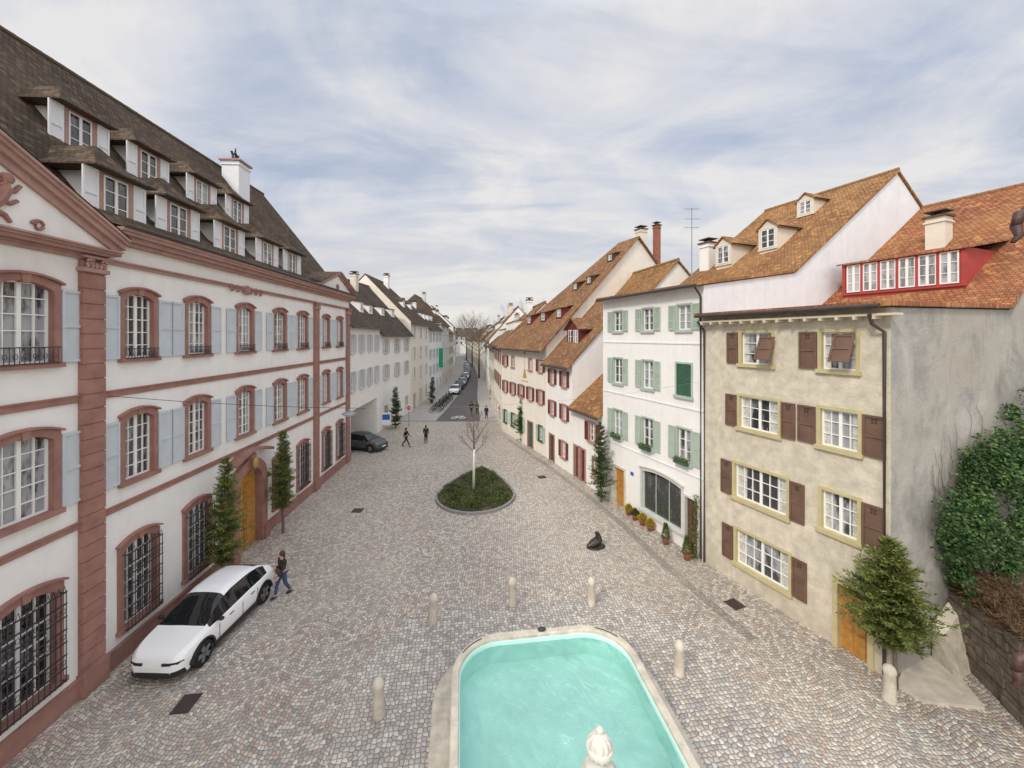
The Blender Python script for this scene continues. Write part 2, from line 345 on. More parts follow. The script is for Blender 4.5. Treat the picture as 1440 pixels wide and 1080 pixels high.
class House:
    def __init__(s,name,label,A,B,prof,wm,rm,cat='house',side=None,group=None,ovs=0.0,ov=.45,gut=True):
        s.A=Vector((A[0],A[1],0)); s.B=Vector((B[0],B[1],0)); d=s.B-s.A; s.L=d.length; s.d=d.normalized(); s.n=Vector((-s.d.y,s.d.x,0))
        s.root=thing(name,label,cat,s.A,math.atan2(s.d.y,s.d.x),group)
        s.prof=prof; s.wm=wm; s.rm=rm; s.side=side; s.holes=[]; s.ovs=ovs; s.ov=ov; s.hip=None; s.gut=gut; s.deep=.22
    def t(s,px,off=0):
        u=(px-CX)/FP; A=s.A+s.n*off; return (u*A.y-A.x)/(s.d.x-u*s.d.y)
    def z(s,px,py): return H-(py-HY)*(s.A.y+s.t(px)*s.d.y)/FP
    def world(s,x,y,z): return s.A+s.d*x+s.n*y+Vector((0,0,z))
    def win(s,x0,x1,z0,z1,fm='whitep',sw=.1,pr=.05,arch=0,nx=2,ny=3,sh=None,shw=.5,shs='LR',lod=0,sill=True,glass='glass',sm=None,key=False,name='window',shd=True,curtain=0):
        s.holes.append((x0,x1,z0,z1))
        w=MB()
        if arch:
            w.box(x0-sw,x0+.02,-.2,pr,z0,z1-arch-.02); w.box(x1-.02,x1+sw,-.2,pr,z0,z1-arch-.02)
            xc=(x0+x1)/2; hw=(x1-x0)/2; n=10
            zi=lambda x:z1-.02-arch*min(1.0,abs((x-xc)/hw))**2
            inn=[(x0+(x1-x0)*i/n,zi(x0+(x1-x0)*i/n)) for i in range(n+1)]
            inn[0]=(x0+.02,inn[0][1]); inn[-1]=(x1-.02,inn[-1][1])
            X0=x0-sw;X1=x1+sw; hw2=hw+sw
            out=[(X0+(X1-X0)*i/n, z1+sw+.02-arch*abs((X0+(X1-X0)*i/n-xc)/hw2)**2) for i in range(n+1)]
            w.prism([(X0,z1-arch-.02)]+inn+[(X1,z1-arch-.02)]+out[::-1],-.2,pr+.002,'y')
            lab=[(X0-.05+(X1-X0+.10)*i/n, z1+sw+.02-arch*abs((X0+(X1-X0)*i/n-xc)/hw2)**2) for i in range(n+1)]
            w.prism(lab+[(p[0],p[1]+.06) for p in lab[::-1]],-.05,pr+.08,'y')
            if key: w.prism([(xc-.08,z1-.06),(xc+.08,z1-.06),(xc+.12,z1+sw+.04),(xc-.12,z1+sw+.04)],-.05,pr+.04,'y')
        else:
            w.box(x0-sw,x0+.02,-.2,pr,z0,z1-.02); w.box(x1-.02,x1+sw,-.2,pr,z0,z1-.02); w.box(x0-sw,x1+sw,-.2,pr+.002,z1-.02,z1+sw)
        if sill: w.box(x0-sw-.05,x1+sw+.05,-.15,pr+.08,z0-.12,z0+.015)
        else: w.box(x0-sw,x1+sw,-.15,pr,z0-sw,z0+.015)
        o=w.build(name,M[fm],s.root)
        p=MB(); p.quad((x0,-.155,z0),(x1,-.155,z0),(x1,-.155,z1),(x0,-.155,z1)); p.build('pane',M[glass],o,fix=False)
        if curtain:
            k=.16+.1*R.random()
            for a,c in ((x0+.04,x0+(x1-x0)*k),(x1-(x1-x0)*k,x1-.04)):
                p=MB(); p.quad((a,-.152,z0+.03),(c,-.152,z0+.03),(c,-.152,z1-.05),(a,-.152,z1-.05)); p.build('curtain',M['curt'],o,fix=False)
        if lod<2:
            b=MB(); bars(b,x0+.015,x1-.015,-.15,-.10,z0+.012,z1-.02,nx,ny); b.build('sash',M[sm or 'whitep'],o)
        if sh:
            for c in shs:
                b=MB(); e=x0-sw-.03 if c in 'Ll' else x1+sw+.03
                a,bb=(e-shw,e) if c in 'Ll' else (e,e+shw)
                shutter_mesh(b,a,bb,.03,z0,z1-arch*.7,detail=(lod==0 and shd))
                so=b.build('shutter',M[sh],o)
                if sh=='brown':
                    k=MB(); cx=(a+bb)/2; zc=z0+(z1-z0)*.86
                    for ix in (-.045,.045):
                        for iz in (-.045,.045): k.box(cx+ix-.03,cx+ix+.03,.045,.05,zc+iz-.03,zc+iz+.03)
                    k.build('peep_hole',M['iron'],o)
        return o
    def door(s,x0,x1,z1,dm='wood',fm='stone',sw=.14,z0=0.02,arch=0):
        s.holes.append((x0,x1,z0-.15,z1)); w=MB()
        w.box(x0-sw,x0+.02,-.2,.06,-.1,z1-.02); w.box(x1-.02,x1+sw,-.2,.06,-.1,z1-.02); w.box(x0-sw,x1+sw,-.2,.064,z1-.02,z1+sw)
        w.build('door_frame',M[fm],s.root)
        d=MB(); d.box(x0+.02,x1-.02,-.16,-.12,z0,z1-.02); n=3
        for i in range(n):
            a=z0+.12+(z1-z0-.2)*i/n; bb=z0+.05+(z1-z0-.2)*(i+1)/n
            d.box(x0+.14,(x0+x1)/2-.05,-.12,-.09,a,bb); d.box((x0+x1)/2+.05,x1-.14,-.12,-.09,a,bb)
        o=d.build('door',M[dm],s.root)
        k=MB(); k.ell((x1-.12,-.07,1.05),(.03,.04,.03),8,5); k.build('handle',M['zinc'],o)
        return o
    def finish(s,zf=None,roof=True):
        e=.006; L=s.L; zt=s.prof[0][1] if zf is None else zf
        mb=MB(); xs=sorted({e,L-e}|{h[0] for h in s.holes}|{h[1] for h in s.holes}); zs=sorted({-.2,zt}|{h[2] for h in s.holes}|{h[3] for h in s.holes})
        for xa,xb in zip(xs,xs[1:]):
            for za,zb in zip(zs,zs[1:]):
                cx=(xa+xb)/2;cz=(za+zb)/2
                if any(h[0]<cx<h[1] and h[2]<cz<h[3] for h in s.holes): continue
                mb.quad((xa,0,za),(xb,0,za),(xb,0,zb),(xa,0,zb))
        for h in s.holes:
            dd=h[4] if len(h)>4 else s.deep; x0,x1,z0,z1=h[:4]
            mb.quad((x0,0,z0),(x0,-dd,z0),(x0,-dd,z1),(x0,0,z1)); mb.quad((x1,0,z0),(x1,-dd,z0),(x1,-dd,z1),(x1,0,z1))
            mb.quad((x0,0,z1),(x1,0,z1),(x1,-dd,z1),(x0,-dd,z1)); mb.quad((x0,0,z0),(x1,0,z0),(x1,-dd,z0),(x0,-dd,z0))
            mb.quad((x0,-dd,z0),(x1,-dd,z0),(x1,-dd,z1),(x0,-dd,z1))
        W=s.prof[-1][0]
        pts=[(0,-.2)]+[(-w,z) for w,z in s.prof]+[(-W,-.2)]
        flat=[(0,-.2),(0,s.prof[0][1]),(-W,s.prof[0][1]),(-W,-.2)]
        def side_pts(i): return flat if (s.hip and s.hip[i]>0) else pts
        bq=[(e,-W,-.2),(L-e,-W,-.2),(L-e,-W,s.prof[-1][1]),(e,-W,s.prof[-1][1])]
        if s.side:
            for i,x in enumerate((e,L-e)): q=side_pts(i); k=MB(); k.add([(x,p[0],p[1]) for p in q],[list(range(len(q)))]); k.build('side_wall',M[s.side],s.root,fix=False)
            k=MB(); k.quad(*bq); k.build('back_wall',M[s.wm],s.root,fix=False)
        else:
            for i,x in enumerate((e,L-e)): q=side_pts(i); mb.add([(x,p[0],p[1]) for p in q],[list(range(len(q)))])
            mb.quad(*bq)
        s.wall=mb.build('wall',M[s.wm],s.root,fix=False)
        if not roof: return
        th=.16; o=s.ovs; rb=MB()
        pr=list(s.prof); (w0,z0),(w1,z1)=pr[0],pr[1]; k=(z1-z0)/(w1-w0)
        pr=[(w0-s.ov,z0-k*s.ov+.03)]+[(w,z+.03) for w,z in pr]
        (w0,z0),(w1,z1)=s.prof[-2],s.prof[-1]; k=(z1-z0)/(w1-w0) if w1>w0 else 0; pr.append((w1+.3,z1+k*.3+.03))
        if s.hip:
            wr,zr=max(s.prof,key=lambda p:p[1]); ew,ez=pr[0]; bw,bz=pr[-1]; hA,hB=s.hip
            a=[(-o,-ew,ez),(L+o,-ew,ez),(L+o,-bw,bz),(-o,-bw,bz),(hA-o*(hA==0),-wr,zr+.03),(L-hB+o*(hB==0),-wr,zr+.03)]
            for dz in (th,0):
                v=[Vector(p)+Vector((0,0,dz)) for p in a]
                for f in ((0,1,5,4),(1,2,5),(2,3,4,5),(3,0,4)):
                    if f==(3,0,4) and hA==0: continue
                    if f==(1,2,5) and hB==0: continue
                    q=[v[i] for i in f]; ex=(q[1]-q[0]).normalized(); nn=(q[1]-q[0]).cross(q[2]-q[0]).normalized(); ey=nn.cross(ex)
                    rb.quad(*q,uv=[((p-q[0]).dot(ex),(p-q[0]).dot(ey)) for p in q])
            loop=[0,1]+([5] if hB==0 else [])+[2,3]+([4] if hA==0 else [])
            bb=[Vector(a[i]) for i in loop]
            for i in range(len(bb)): p,q=bb[i],bb[(i+1)%len(bb)]; rb.quad(p,q,q+Vector((0,0,th)),p+Vector((0,0,th)),uv=[(0,0),(1,0),(1,.1),(0,.1)])
        else:
            cum=0; xa,xb=-o+.004,L+o-.004
            for (wa,za),(wb,zb) in zip(pr,pr[1:]):
                l=math.hypot(wb-wa,zb-za)
                nx=max(1,int(L/1.5)); ns=max(1,int(l/1.6))
                for i in range(nx):
                    for j in range(ns):
                        def pt(ii,jj):
                            fx,fy=ii/nx,jj/ns; x=xa+(xb-xa)*fx; w=wa+(wb-wa)*fy; z=za+(zb-za)*fy
                            wob=(.05*math.sin(x*.9+s.A.y)+.04*math.sin(x*2.1+w*1.3)) if 0<jj<ns and 0<ii<nx else 0
                            return (x,-w,z+th+wob)
                        u0,u1=xa+(xb-xa)*i/nx,xa+(xb-xa)*(i+1)/nx; v0,v1=cum+l*j/ns,cum+l*(j+1)/ns
                        rb.quad(pt(i,j),pt(i+1,j),pt(i+1,j+1),pt(i,j+1),uv=[(u0,v0),(u1,v0),(u1,v1),(u0,v1)])
                uv=[(xa,cum),(xb,cum),(xb,cum+l),(xa,cum+l)]
                rb.quad((xa,-wa,za),(xb,-wa,za),(xb,-wb,zb),(xa,-wb,zb),uv=uv)
                for x in (xa,xb): rb.quad((x,-wa,za),(x,-wb,zb),(x,-wb,zb+th),(x,-wa,za+th),uv=[(cum,0),(cum+l,0),(cum+l,.1),(cum,.1)])
                cum+=l
            for (wa,za) in (pr[0],pr[-1]): rb.quad((xa,-wa,za),(xb,-wa,za),(xb,-wa,za+th),(xa,-wa,za+th),uv=[(0,0),(xb,0),(xb,.1),(0,.1)])
        s.roof=rb.build('roof',M[s.rm],s.root,fix=False)
        wr,zr=max(s.prof,key=lambda p:p[1])
        if not s.hip:
            b=MB(); n=max(4,int(L/.45))
            for i in range(n): x=-o+(L+2*o)*i/n; b.tube([(x+.01,-wr,zr+.19),(x+(L+2*o)/n-.01,-wr,zr+.2)],[.13,.11],7)
            b.build('ridge_tiles',M[s.rm],s.roof)
        if s.gut:
            gb=MB(); gb.tube([(.02,-pr[0][0]+.06,pr[0][1]+.02),(L-.02,-pr[0][0]+.06,pr[0][1]+.02)],.075,8); gb.build('gutter',M['gutter'],s.root)
    def roofz(s,w): return interp(s.prof,w)
    def chimney(s,x,w,wd,dp,z0,z1,m='white'):
        b=MB(); b.box(x-wd/2,x+wd/2,-w-dp/2,-w+dp/2,z0,z1); b.box(x-wd/2-.06,x+wd/2+.06,-w-dp/2-.06,-w+dp/2+.06,z1-.28,z1-.2)
        return b.build('chimney',M[m],s.roof)
    def chimcap(s,x,w,wd,dp,z1,m='tileb'):
        b=MB(); b.box(x-wd/2-.1,x+wd/2+.1,-w-dp/2-.1,-w+dp/2+.1,z1+.003,z1+.09)
        for k in (-1,1): b.box(x+k*wd/4-.06,x+k*wd/4+.06,-w-.1,-w+.1,z1+.09,z1+.3)
        b.box(x-wd/2-.05,x+wd/2+.05,-w-dp/2-.05,-w+dp/2+.05,z1+.3,z1+.35)
        b.build('chimney_cap',M[m],s.roof)
    def dormer(s,x,w,yf,z0,z1,dep,bm='sandl',rm='tileb',fm=None,sh=None,shw=.5,nx=2,ny=3,kind='hip',rise=.5,ovh=.25,nwin=1,glass='glass'):
        fm=fm or bm
        b=MB(); b.box(x-w/2,x+w/2,-yf-dep,-yf,z0-.35,z1)
        o=b.build('dormer',M[bm],s.root)
        b=MB()
        b.box(x-w/2-.02,x-w/2+.12,-yf+.002,-yf+.05,z0-.05,z1-.102); b.box(x+w/2-.12,x+w/2+.02,-yf+.002,-yf+.05,z0-.05,z1-.102); b.box(x-w/2-.02,x+w/2+.02,-yf+.002,-yf+.054,z1-.1,z1-.003)
        b.box(x-w/2-.05,x+w/2+.05,-yf+.002,-yf+.09,z0-.14,z0-.052)
        b.build('dormer_frame',M[fm],o)
        ww=(w-.28)/nwin
        for i in range(nwin):
            xa=x-w/2+.14+ww*i+.05*(nwin>1); xb=x-w/2+.14+ww*(i+1)-.05*(nwin>1)
            p=MB(); p.quad((xa,-yf+.012,z0),(xb,-yf+.012,z0),(xb,-yf+.012,z1-.12),(xa,-yf+.012,z1-.12)); p.build('pane',M[glass],o,fix=False)
            q=MB(); bars(q,xa,xb,-yf+.016,-yf+.045,z0,z1-.12,nx,ny,.05,.03); q.build('sash',M['whitep'],o)
            if nwin>1 and i: q=MB(); q.box(xa-.1,xa,-yf+.004,-yf+.07,z0-.05,z1-.1); q.build('mullion',M[fm],o)
        if sh:
            for k in (-1,1):
                q=MB(); a=x+k*(w/2+.04); c=a+k*shw; shutter_mesh(q,min(a,c),max(a,c),-yf+.02,z0-.1,z1-.05,detail=False); q.build('shutter',M[sh],o)
        r=MB(); e=ovh; X0,X1=x-w/2-e,x+w/2+e; Y0=-yf+e*.8; Y1=-yf-dep
        zt=z1+rise
        def q_(*q):
            q=[Vector(p) for p in q]; ex=(q[1]-q[0]).normalized(); nn=(q[1]-q[0]).cross(q[2]-q[0]).normalized(); ey=nn.cross(ex); r.quad(*q,uv=[((p-q[0]).dot(ex),(p-q[0]).dot(ey)) for p in q])
        if kind=='hip':
            k=e*.85
            f=[(X0,Y0,z1),(X1,Y0,z1),(X1,Y1,z1),(X0,Y1,z1)]
            h_=[(X0+k,Y0-k,z1+rise*.30),(X1-k,Y0-k,z1+rise*.30),(X1-k,Y1,z1+rise*.30),(X0+k,Y1,z1+rise*.30)]
            g_=[(x-.08,Y0-1.0,zt),(x+.08,Y0-1.0,zt),(x+.08,Y1,zt),(x-.08,Y1,zt)]
            for lo,hi in ((f,h_),(h_,g_)):
                q_(lo[0],lo[1],hi[1],hi[0]); q_(lo[1],lo[2],hi[2],hi[1]); q_(lo[3],lo[0],hi[0],hi[3])
            q_(*g_); r.box(X0,X1,Y1,Y0,z1-.06,z1-.001)
        elif kind=='gable':
            q_((X0,Y0,z1-.05),(X0,Y1,z1-.05),(x,Y1,zt),(x,Y0,zt)); q_((X1,Y0,z1-.05),(X1,Y1,z1-.05),(x,Y1,zt),(x,Y0,zt))
            q_((X0,Y0,z1-.15),(X0,Y1,z1-.15),(x,Y1,zt-.1),(x,Y0,zt-.1)); q_((X1,Y0,z1-.15),(X1,Y1,z1-.15),(x,Y1,zt-.1),(x,Y0,zt-.1))
            t=MB(); t.prism([(x-w/2,z1-.02),(x+w/2,z1-.02),(x,zt-.12)],-yf-.1,-yf+.03,'y'); t.build('gable',M[bm],o)
            q_((X0,Y0,z1-.15),(x,Y0,zt-.1),(x,Y0,zt),(X0,Y0,z1-.05)); q_((X1,Y0,z1-.15),(x,Y0,zt-.1),(x,Y0,zt),(X1,Y0,z1-.05))
        else:
            q_((X0,Y0,z1),(X1,Y0,z1),(X1,Y1,zt),(X0,Y1,zt)); r.prism([(Y0,z1-.08),(Y0,z1-.003),(Y1,zt-.003),(Y1,zt-.08)],X0,X1,'x')
        r.build('dormer_roof',M[rm],o,fix=False)
        return o
# ================================================================ PALACE (left)
A=G(490,648); Bd=(G(0,1079)-A).normalized(); B=A+Bd*35.5
P=House('ornate_town_palace','long white baroque palace with red sandstone pilasters and blue grey shutters on the left',A,B,[(0,13.9),(1.2,14.75),(7,22.1),(12.8,14.75),(14,13.9)],'white','tileb',cat='palace',ov=.26,ovs=.1,gut=False)
cols=[195,277,344,393,425,458,477]
tc_=[P.t(p) for p in cols]; tb=[P.t(32),P.t(32)+3.0,P.t(32)+6.0]
td=P.t(347)
def palwin(x,hw,z0,z1,rail):
    o=P.win(x-hw,x+hw,z0,z1,fm='sand',sw=.15,pr=.06,arch=.2,nx=4,ny=5,sh='blue',shw=.62,key=True,shd=False)
    if rail:
        rh=.42 if hw>.6 else .30
        b=MB()
        for k in range(int(hw*2/.11)+1):
            xx=x-hw+.03+k*.11; b.tube([(xx,.16,z0+.02),(xx+.03,.2,z0+rh*.5),(xx,.16,z0+rh)],.012,4)
        for k in range(int(hw*2/.22)):
            xx=x-hw+.14+k*.22; b.tube([(xx+.05*math.cos(a*.9),.18,z0+rh*.5+.07*math.sin(a*.9)) for a in range(8)],.009,3)
        b.box(x-hw-.05,x+hw+.05,.145,.175,z0+rh,z0+rh+.03); b.box(x-hw-.05,x+hw+.05,.145,.175,z0+.0,z0+.025)
        b.build('window_rail',M['iron'],o)
    return o
for i,x in enumerate(tc_+tb):
    hw=.57 if i<5 else (.5 if i<7 else .7)
    palwin(x,hw,9.7,11.85,True); palwin(x,hw,5.7,7.85,False)
    if i==2: continue
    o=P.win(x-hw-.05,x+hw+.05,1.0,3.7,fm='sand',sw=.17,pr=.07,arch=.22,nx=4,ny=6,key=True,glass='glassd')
    b=MB(); n=int((hw*2+.2)/.13)
    for k in range(n+1):
        xx=x-hw-.1+k*(2*hw+.2)/n; b.tube([(xx,.24,.95),(xx,.24,3.45)],.016,4)
    for zz in (1.0,1.35,1.7,2.05,2.4,2.75,3.1,3.42): b.box(x-hw-.12,x+hw+.12,.222,.258,zz-.013,zz+.013)
    for k in range(n):
        xx=x-hw-.1+(k+.5)*(2*hw+.2)/n
        for zz in (1.52,2.22,2.92): b.tube([(xx+.05*math.cos(a*.9),.245,zz+.07*math.sin(a*.9)) for a in range(8)],.009,3)
        b.tube([(xx-.05,.25,3.45),(xx,.26,3.62),(xx+.05,.25,3.45)],.01,3)
    for zz in (1.0,3.4):
        for k in (-1,1): b.box(x+k*(hw+.1)-.014,x+k*(hw+.1)+.014,.05,.24,zz-.014,zz+.014)
    b.build('window_grille',M['iron'],o)
# portal
dw=.95; P.holes.append((td-dw,td+dw,-.15,4.0))
b=MB(); n=12
arc=[(td+dw*1.0*math.cos(math.pi*k/n),3.25+.72*math.sin(math.pi*k/n)) for k in range(n+1)]
out=[(td+(dw+.45)*math.cos(math.pi*k/n),3.25+1.2*math.sin(math.pi*k/n)) for k in range(n+1)]
b.prism(arc+out[::-1],-.2,.24,'y'); b.box(td-dw-.45,td-dw+.02,-.2,.24,-.05,3.25); b.box(td+dw-.02,td+dw+.45,-.2,.24,-.05,3.25)
b.box(td-dw-.55,td-dw+.05,-.1,.32,3.12,3.34); b.box(td+dw-.05,td+dw+.55,-.1,.32,3.12,3.34)
b.box(td-dw-.55,td-dw-.1,.05,.34,-.05,.7); b.box(td+dw+.1,td+dw+.55,.05,.34,-.05,.7)
hood=[(td-1.55+3.1*k/10,4.5+.35*math.sin(math.pi*k/10)) for k in range(11)]
b.prism(hood+[(p[0],p[1]+.13) for p in hood[::-1]],-.02,.5,'y'); b.prism([(td-.14,3.9),(td+.14,3.9),(td+.2,4.7),(td-.2,4.7)],0,.36,'y')
po=b.build('door_surround',M['sand'],P.root)
b=MB(); b.ell((td,.42,4.25),(.22,.08,.28),10,6); b.build('crest',M['gold'],po,smooth=True)
b=MB(); b.box(td-dw,td+dw,-.17,-.13,.02,4.0)
for k in (-1,1):
    for za,zb in ((.2,1.0),(1.15,2.4),(2.55,3.2)): b.box(td+k*.48-.33,td+k*.48+.33,-.13,-.09,za,zb)
b.box(td-.03,td+.03,-.13,-.08,.05,3.3)
o=b.build('door',M['wood'],P.root); k=MB(); k.ell((td+.1,-.06,1.15),(.04,.05,.04)); k.build('handle',M['gold'],o)
# trim
for za,zb in ((8.52,8.7),(4.88,5.05)):
    b=MB(); b.box(.01,P.L-.01,.001,.05,za,zb); b.box(.01,P.L-.01,.001,.08,zb,zb+.04); b.build('string_course',M['sand'],P.root)
b=MB()
for a,c in ((.01,td-dw-.56),(td+dw+.56,P.L-.01)): b.box(a,c,.001,.08,-.1,.56); b.box(a,c,.001,.11,.56,.61)
b.build('plinth',M['sand'],P.root)
xr=P.t(184,.66)+.2
b=MB(); b.box(.0,P.L,.001,.10,12.66,12.76); b.box(0,P.L,.001,.17,12.76,12.81)
b.box(0,xr,.001,.26,13.33,13.45); b.box(0,xr,.001,.40,13.45,13.6); b.box(-.1,xr,.001,.56,13.6,13.7); b.box(-.1,xr,.001,.62,13.7,13.80)
b.box(xr,P.L,.001,.36,12.82,12.9); b.box(xr-.1,P.L,.001,.48,12.9,12.96); b.box(xr-.1,P.L,.001,.56,12.96,13.01)
b.build('cornice',M['sandl'],P.root)
b=MB(); b.box(0,xr,.001,.04,12.81,13.33); b.build('frieze',M['white'],P.root)
for px in (126,443.5,488.5):
    x=P.t(px); hw=.34; b=MB(); z=-.05
    if px==488.5: x=.34
    while z<12.5:
        h=.44; b.box(x-hw,x+hw,0.002,.15,z,min(12.62,z+h-.035)); b.box(x-hw+.02,x+hw-.02,.002,.125,z+h-.035,min(12.63,z+h)) if z+h-.035<12.6 else None; z+=h
    b.box(x-hw-.05,x+hw+.05,.002,.22,-.06,.68)
    o=b.build('pilaster',M['sand'],P.root)
    b=MB(); b.box(x-hw-.06,x+hw+.06,.002,.22,12.3,12.42); b.box(x-hw-.1,x+hw+.1,.002,.28,12.70,12.755)
    for q in (-1,1):
        b.tube([(x+q*(.2+.11*math.cos(a*.7)*(1-a*.07)),.24,12.6+.1*math.sin(a*.7)*(1-a*.07)) for a in range(12)],.035,6)
    for q in range(-2,3): b.ell((x+q*.13,.2,12.5),(.055,.05,.1),8,5)
    b.build('capital',M['sandl'],o)
def pediment(x0,x1,zb,rise,yt,layers,back):
    xc=(x0+x1)/2; b=MB()
    b.prism([(x0,zb-.02),(x1,zb-.02),(x1,zb+.02),(xc,zb+rise),(x0,zb+.02)],-.3,yt,'y')
    o=b.build('pediment',M['white'],P.root)
    b=MB()
    for (off,t0,y) in layers:
        b.prism([(x0-.2,zb+off-.02),(xc,zb+rise+off),(xc,zb+rise+off+t0),(x0-.2,zb+off+t0-.02)],-.3,y,'y')
        b.prism([(x1+.2,zb+off-.02),(xc,zb+rise+off),(xc,zb+rise+off+t0),(x1+.2,zb+off+t0-.02)],-.3,y+.002,'y')
    b.build('raking_cornice',M['sandl'],o)
    rb=MB(); T=layers[-1][0]+layers[-1][1]+.01; y=layers[-1][2]
    for q in (x0-.25,x1+.25):
        rb.quad((q,y,zb+T),(xc,y,zb+rise+T),(xc,-back,zb+rise+T),(q,-.5,zb+T),uv=[(0,0),(4,0),(4,6),(0,6)])
    rb.build('pediment_roof',M['tileb'],o,fix=False)
    return o,xc
pa=P.t(443.5)
op,xc=pediment(.0,pa+.4,13.81,1.25,.35,((0,.12,.5),(.12,.1,.6),(.22,.06,.68)),3.0)
b=MB()
for q in (-1,1): b.tube([(xc+q*(.15+.07*a*math.cos(a*.6)),.38,14.15+.05*a*math.sin(a*.5)) for a in range(10)],.04,5)
b.ell((xc,.38,14.2),(.16,.08,.22)); b.build('relief',M['sand'],op)
op,xc=pediment(xr,xr+14.0,13.02,3.75,.3,((-.12,.2,.40),(.08,.16,.52),(.24,.10,.60),(.34,.08,.66)),5)
b=MB(); bx=P.t(14,.32); k_=.8
def LP(x,z): return (bx+x*k_,.33,13.10+(z-14.35)*k_)
for pts_,rs_ in (([(.9,14.45),(.6,14.7),(.35,15.0),(.15,15.35),(.15,15.62)],[.1,.17,.19,.15,.1]),([(.2,15.3),(-.1,15.38),(-.25,15.6)],[.07,.06,.05]),([(.35,15.0),(.0,14.98),(-.18,15.12)],[.07,.06,.05]),([(.75,14.7),(.45,14.5),(.35,14.38)],[.12,.08,.06]),([(.5,14.7),(.15,14.6),(.0,14.42)],[.1,.07,.05]),([(.9,14.5),(1.2,14.62),(1.22,14.95),(1.02,15.1),(1.12,15.3)],[.05,.05,.05,.05,.08])):
    b.tube([LP(*p) for p in pts_],[r*.9 for r in rs_],8)
b.ell(LP(.1,15.7),(.15,.12,.14))
for a in range(7): b.ell(LP(.22+.13*math.cos(a),15.62+.15*math.sin(a)),(.06,.08,.06),6,4)
b.tube([LP(-.75+.2*math.cos(a*.7)*(1-a*.06),14.55+.14*math.sin(a*.7)) for a in range(12)],.04,5)
b.build('relief',M['sand'],op)
b=MB(); xx=P.t(344)
for q in (-1,1):
    for j in range(3): b.tube([(xx+q*(.3+j*.42+.16*math.cos(a*.7)*(1-a*.06)),.12,12.66+.16*math.sin(a*.7)) for a in range(12)],.035,5)
b.ell((xx,.14,12.66),(.2,.1,.24)); b.build('garland_relief',M['sand'],P.root)
P.finish()
for px in (162,250,322,375,410): P.dormer(P.t(px,-.6),1.15,.6,14.2,15.75,3.2,bm='white',fm='sandl',sh='palesh',shw=.5,rise=.95,ovh=.55)
for px in (112,208,283,333): P.dormer(P.t(px,-3.0),1.1,3.0,17.0,18.5,2.6,bm='white',fm='sandl',sh='palesh',shw=.48,rise=.9,ovh=.52)
cx_=P.t(332,-5.6); P.chimney(cx_,5.6,1.25,1.1,19.0,22.3,'white2')
b=MB(); b.box(cx_-.75,cx_+.75,-6.3,-4.9,22.303,22.4); b.build('chimney_cap',M['sandl'],P.roof)
b=MB(); b.lathe([(.2,22.4),(.12,22.6),(.16,22.7),(.05,22.8)],cx_,-5.6,10); b.tube([(cx_-.3,-5.6,23.0),(cx_-.1,-5.6,22.8),(cx_+.1,-5.6,23.0),(cx_+.05,-5.6,23.35)],[.05,.12,.1,.05]); b.tube([(cx_+.35,-5.6,22.4),(cx_+.35,-5.6,22.8),(cx_+.5,-5.6,23.0)],.08)
b.build('chimney_ornament',M['iron'],P.roof)
b=MB(); b.tube([(0,.66,13.86),(xr,.66,13.86)],.07,8); b.build('gutter',M['gutter'],P.root)
b=MB(); b.add([(0,.62,13.815),(xr,.62,13.815),(xr,-.1,14.0),(0,-.1,14.0)],[(0,1,2,3)],[[(0,0),(xr,0),(xr,.75),(0,.75)]]); b.build('eaves_tiles',M['tileb'],P.roof,fix=False)
# ================================================================ RIGHT: beige, white, ...
A1=G(1253,958); B1=G(990,790); B2=G(848,697); B3=G(768,643); B4=G(706,606)
Q=House('beige_town_house','beige roughcast house with brown shutters, ochre window frames and grey side wall on the right',A1,B1,[(0,11.3),(7.7,11.42),(8.3,11.95),(17.6,18.2),(23,14.5)],'beige','tiler',side='grey',ov=.5,ovs=.12)
def pw(hs,px0,px1,py0,py1,**k):
    a,b_=sorted((hs.t(px0),hs.t(px1))); pc=(px0+px1)/2; z1=hs.z(pc,py0); z0=hs.z(pc,py1); return hs.win(a,b_,z0,z1,**k)
kw=dict(fm='ochp',sw=.09,pr=.035,sh='brown',curtain=1)
def brown(px0,px1,py0,py1,shs,nx,ny=3,shw=.52): return pw(Q,px0,px1,py0,py1,nx=nx,ny=ny,shs=shs,shw=shw,shd=False,**kw)
o1=brown(1042,1086,467,513,'R',2); o2=brown(1155,1205,466,521,'R',2,shw=.6)
brown(1040,1095,560,607,'RL',4); brown(1153,1208,577,632,'LR',4,shw=.6)
brown(1033,1107,662,713,'LR',6); brown(1155,1207,695,753,'L',4,shw=.6)
brown(1035,1110,761,812,'LR',6)
for o,px in ((o1,1083),(o2,1192)):
    x=Q.t(px); zc=Q.z(px,490); b=MB(); shutter_mesh(b,-.3,.3,-.02,-.95,0,detail=False); s_=b.build('tilted_shutter',M['brown'],o,loc=(x,.16,zc+.45)); s_.rotation_euler=(rad(22),0,0)
a,c=sorted((Q.t(1178),Q.t(1222))); Q.door(a,c,Q.z(1200,829),'wood','ochp',.14)
Q.finish()
b=MB(); b.tube([(.3,.5,11.1),(.3,.35,10.8),(.12,.09,10.55),(.12,.09,.1)],.055,8); b.build('downpipe',M['gutter'],Q.root)
b=MB(); b.tube([(Q.L-.1,.5,11.1),(Q.L-.1,.3,10.9),(Q.L-.1,.1,10.7),(Q.L-.1,.1,.1)],.05,8); b.build('downpipe',M['gutter'],Q.root)
b=MB(); b.box(-.3,Q.L,.02,.42,11.05,11.12)
for k in range(14): b.box(Q.L*k/14+.2,Q.L*k/14+.28,.02,.46,10.95,11.05)
b.build('eaves_board',M['ochre'],Q.root)
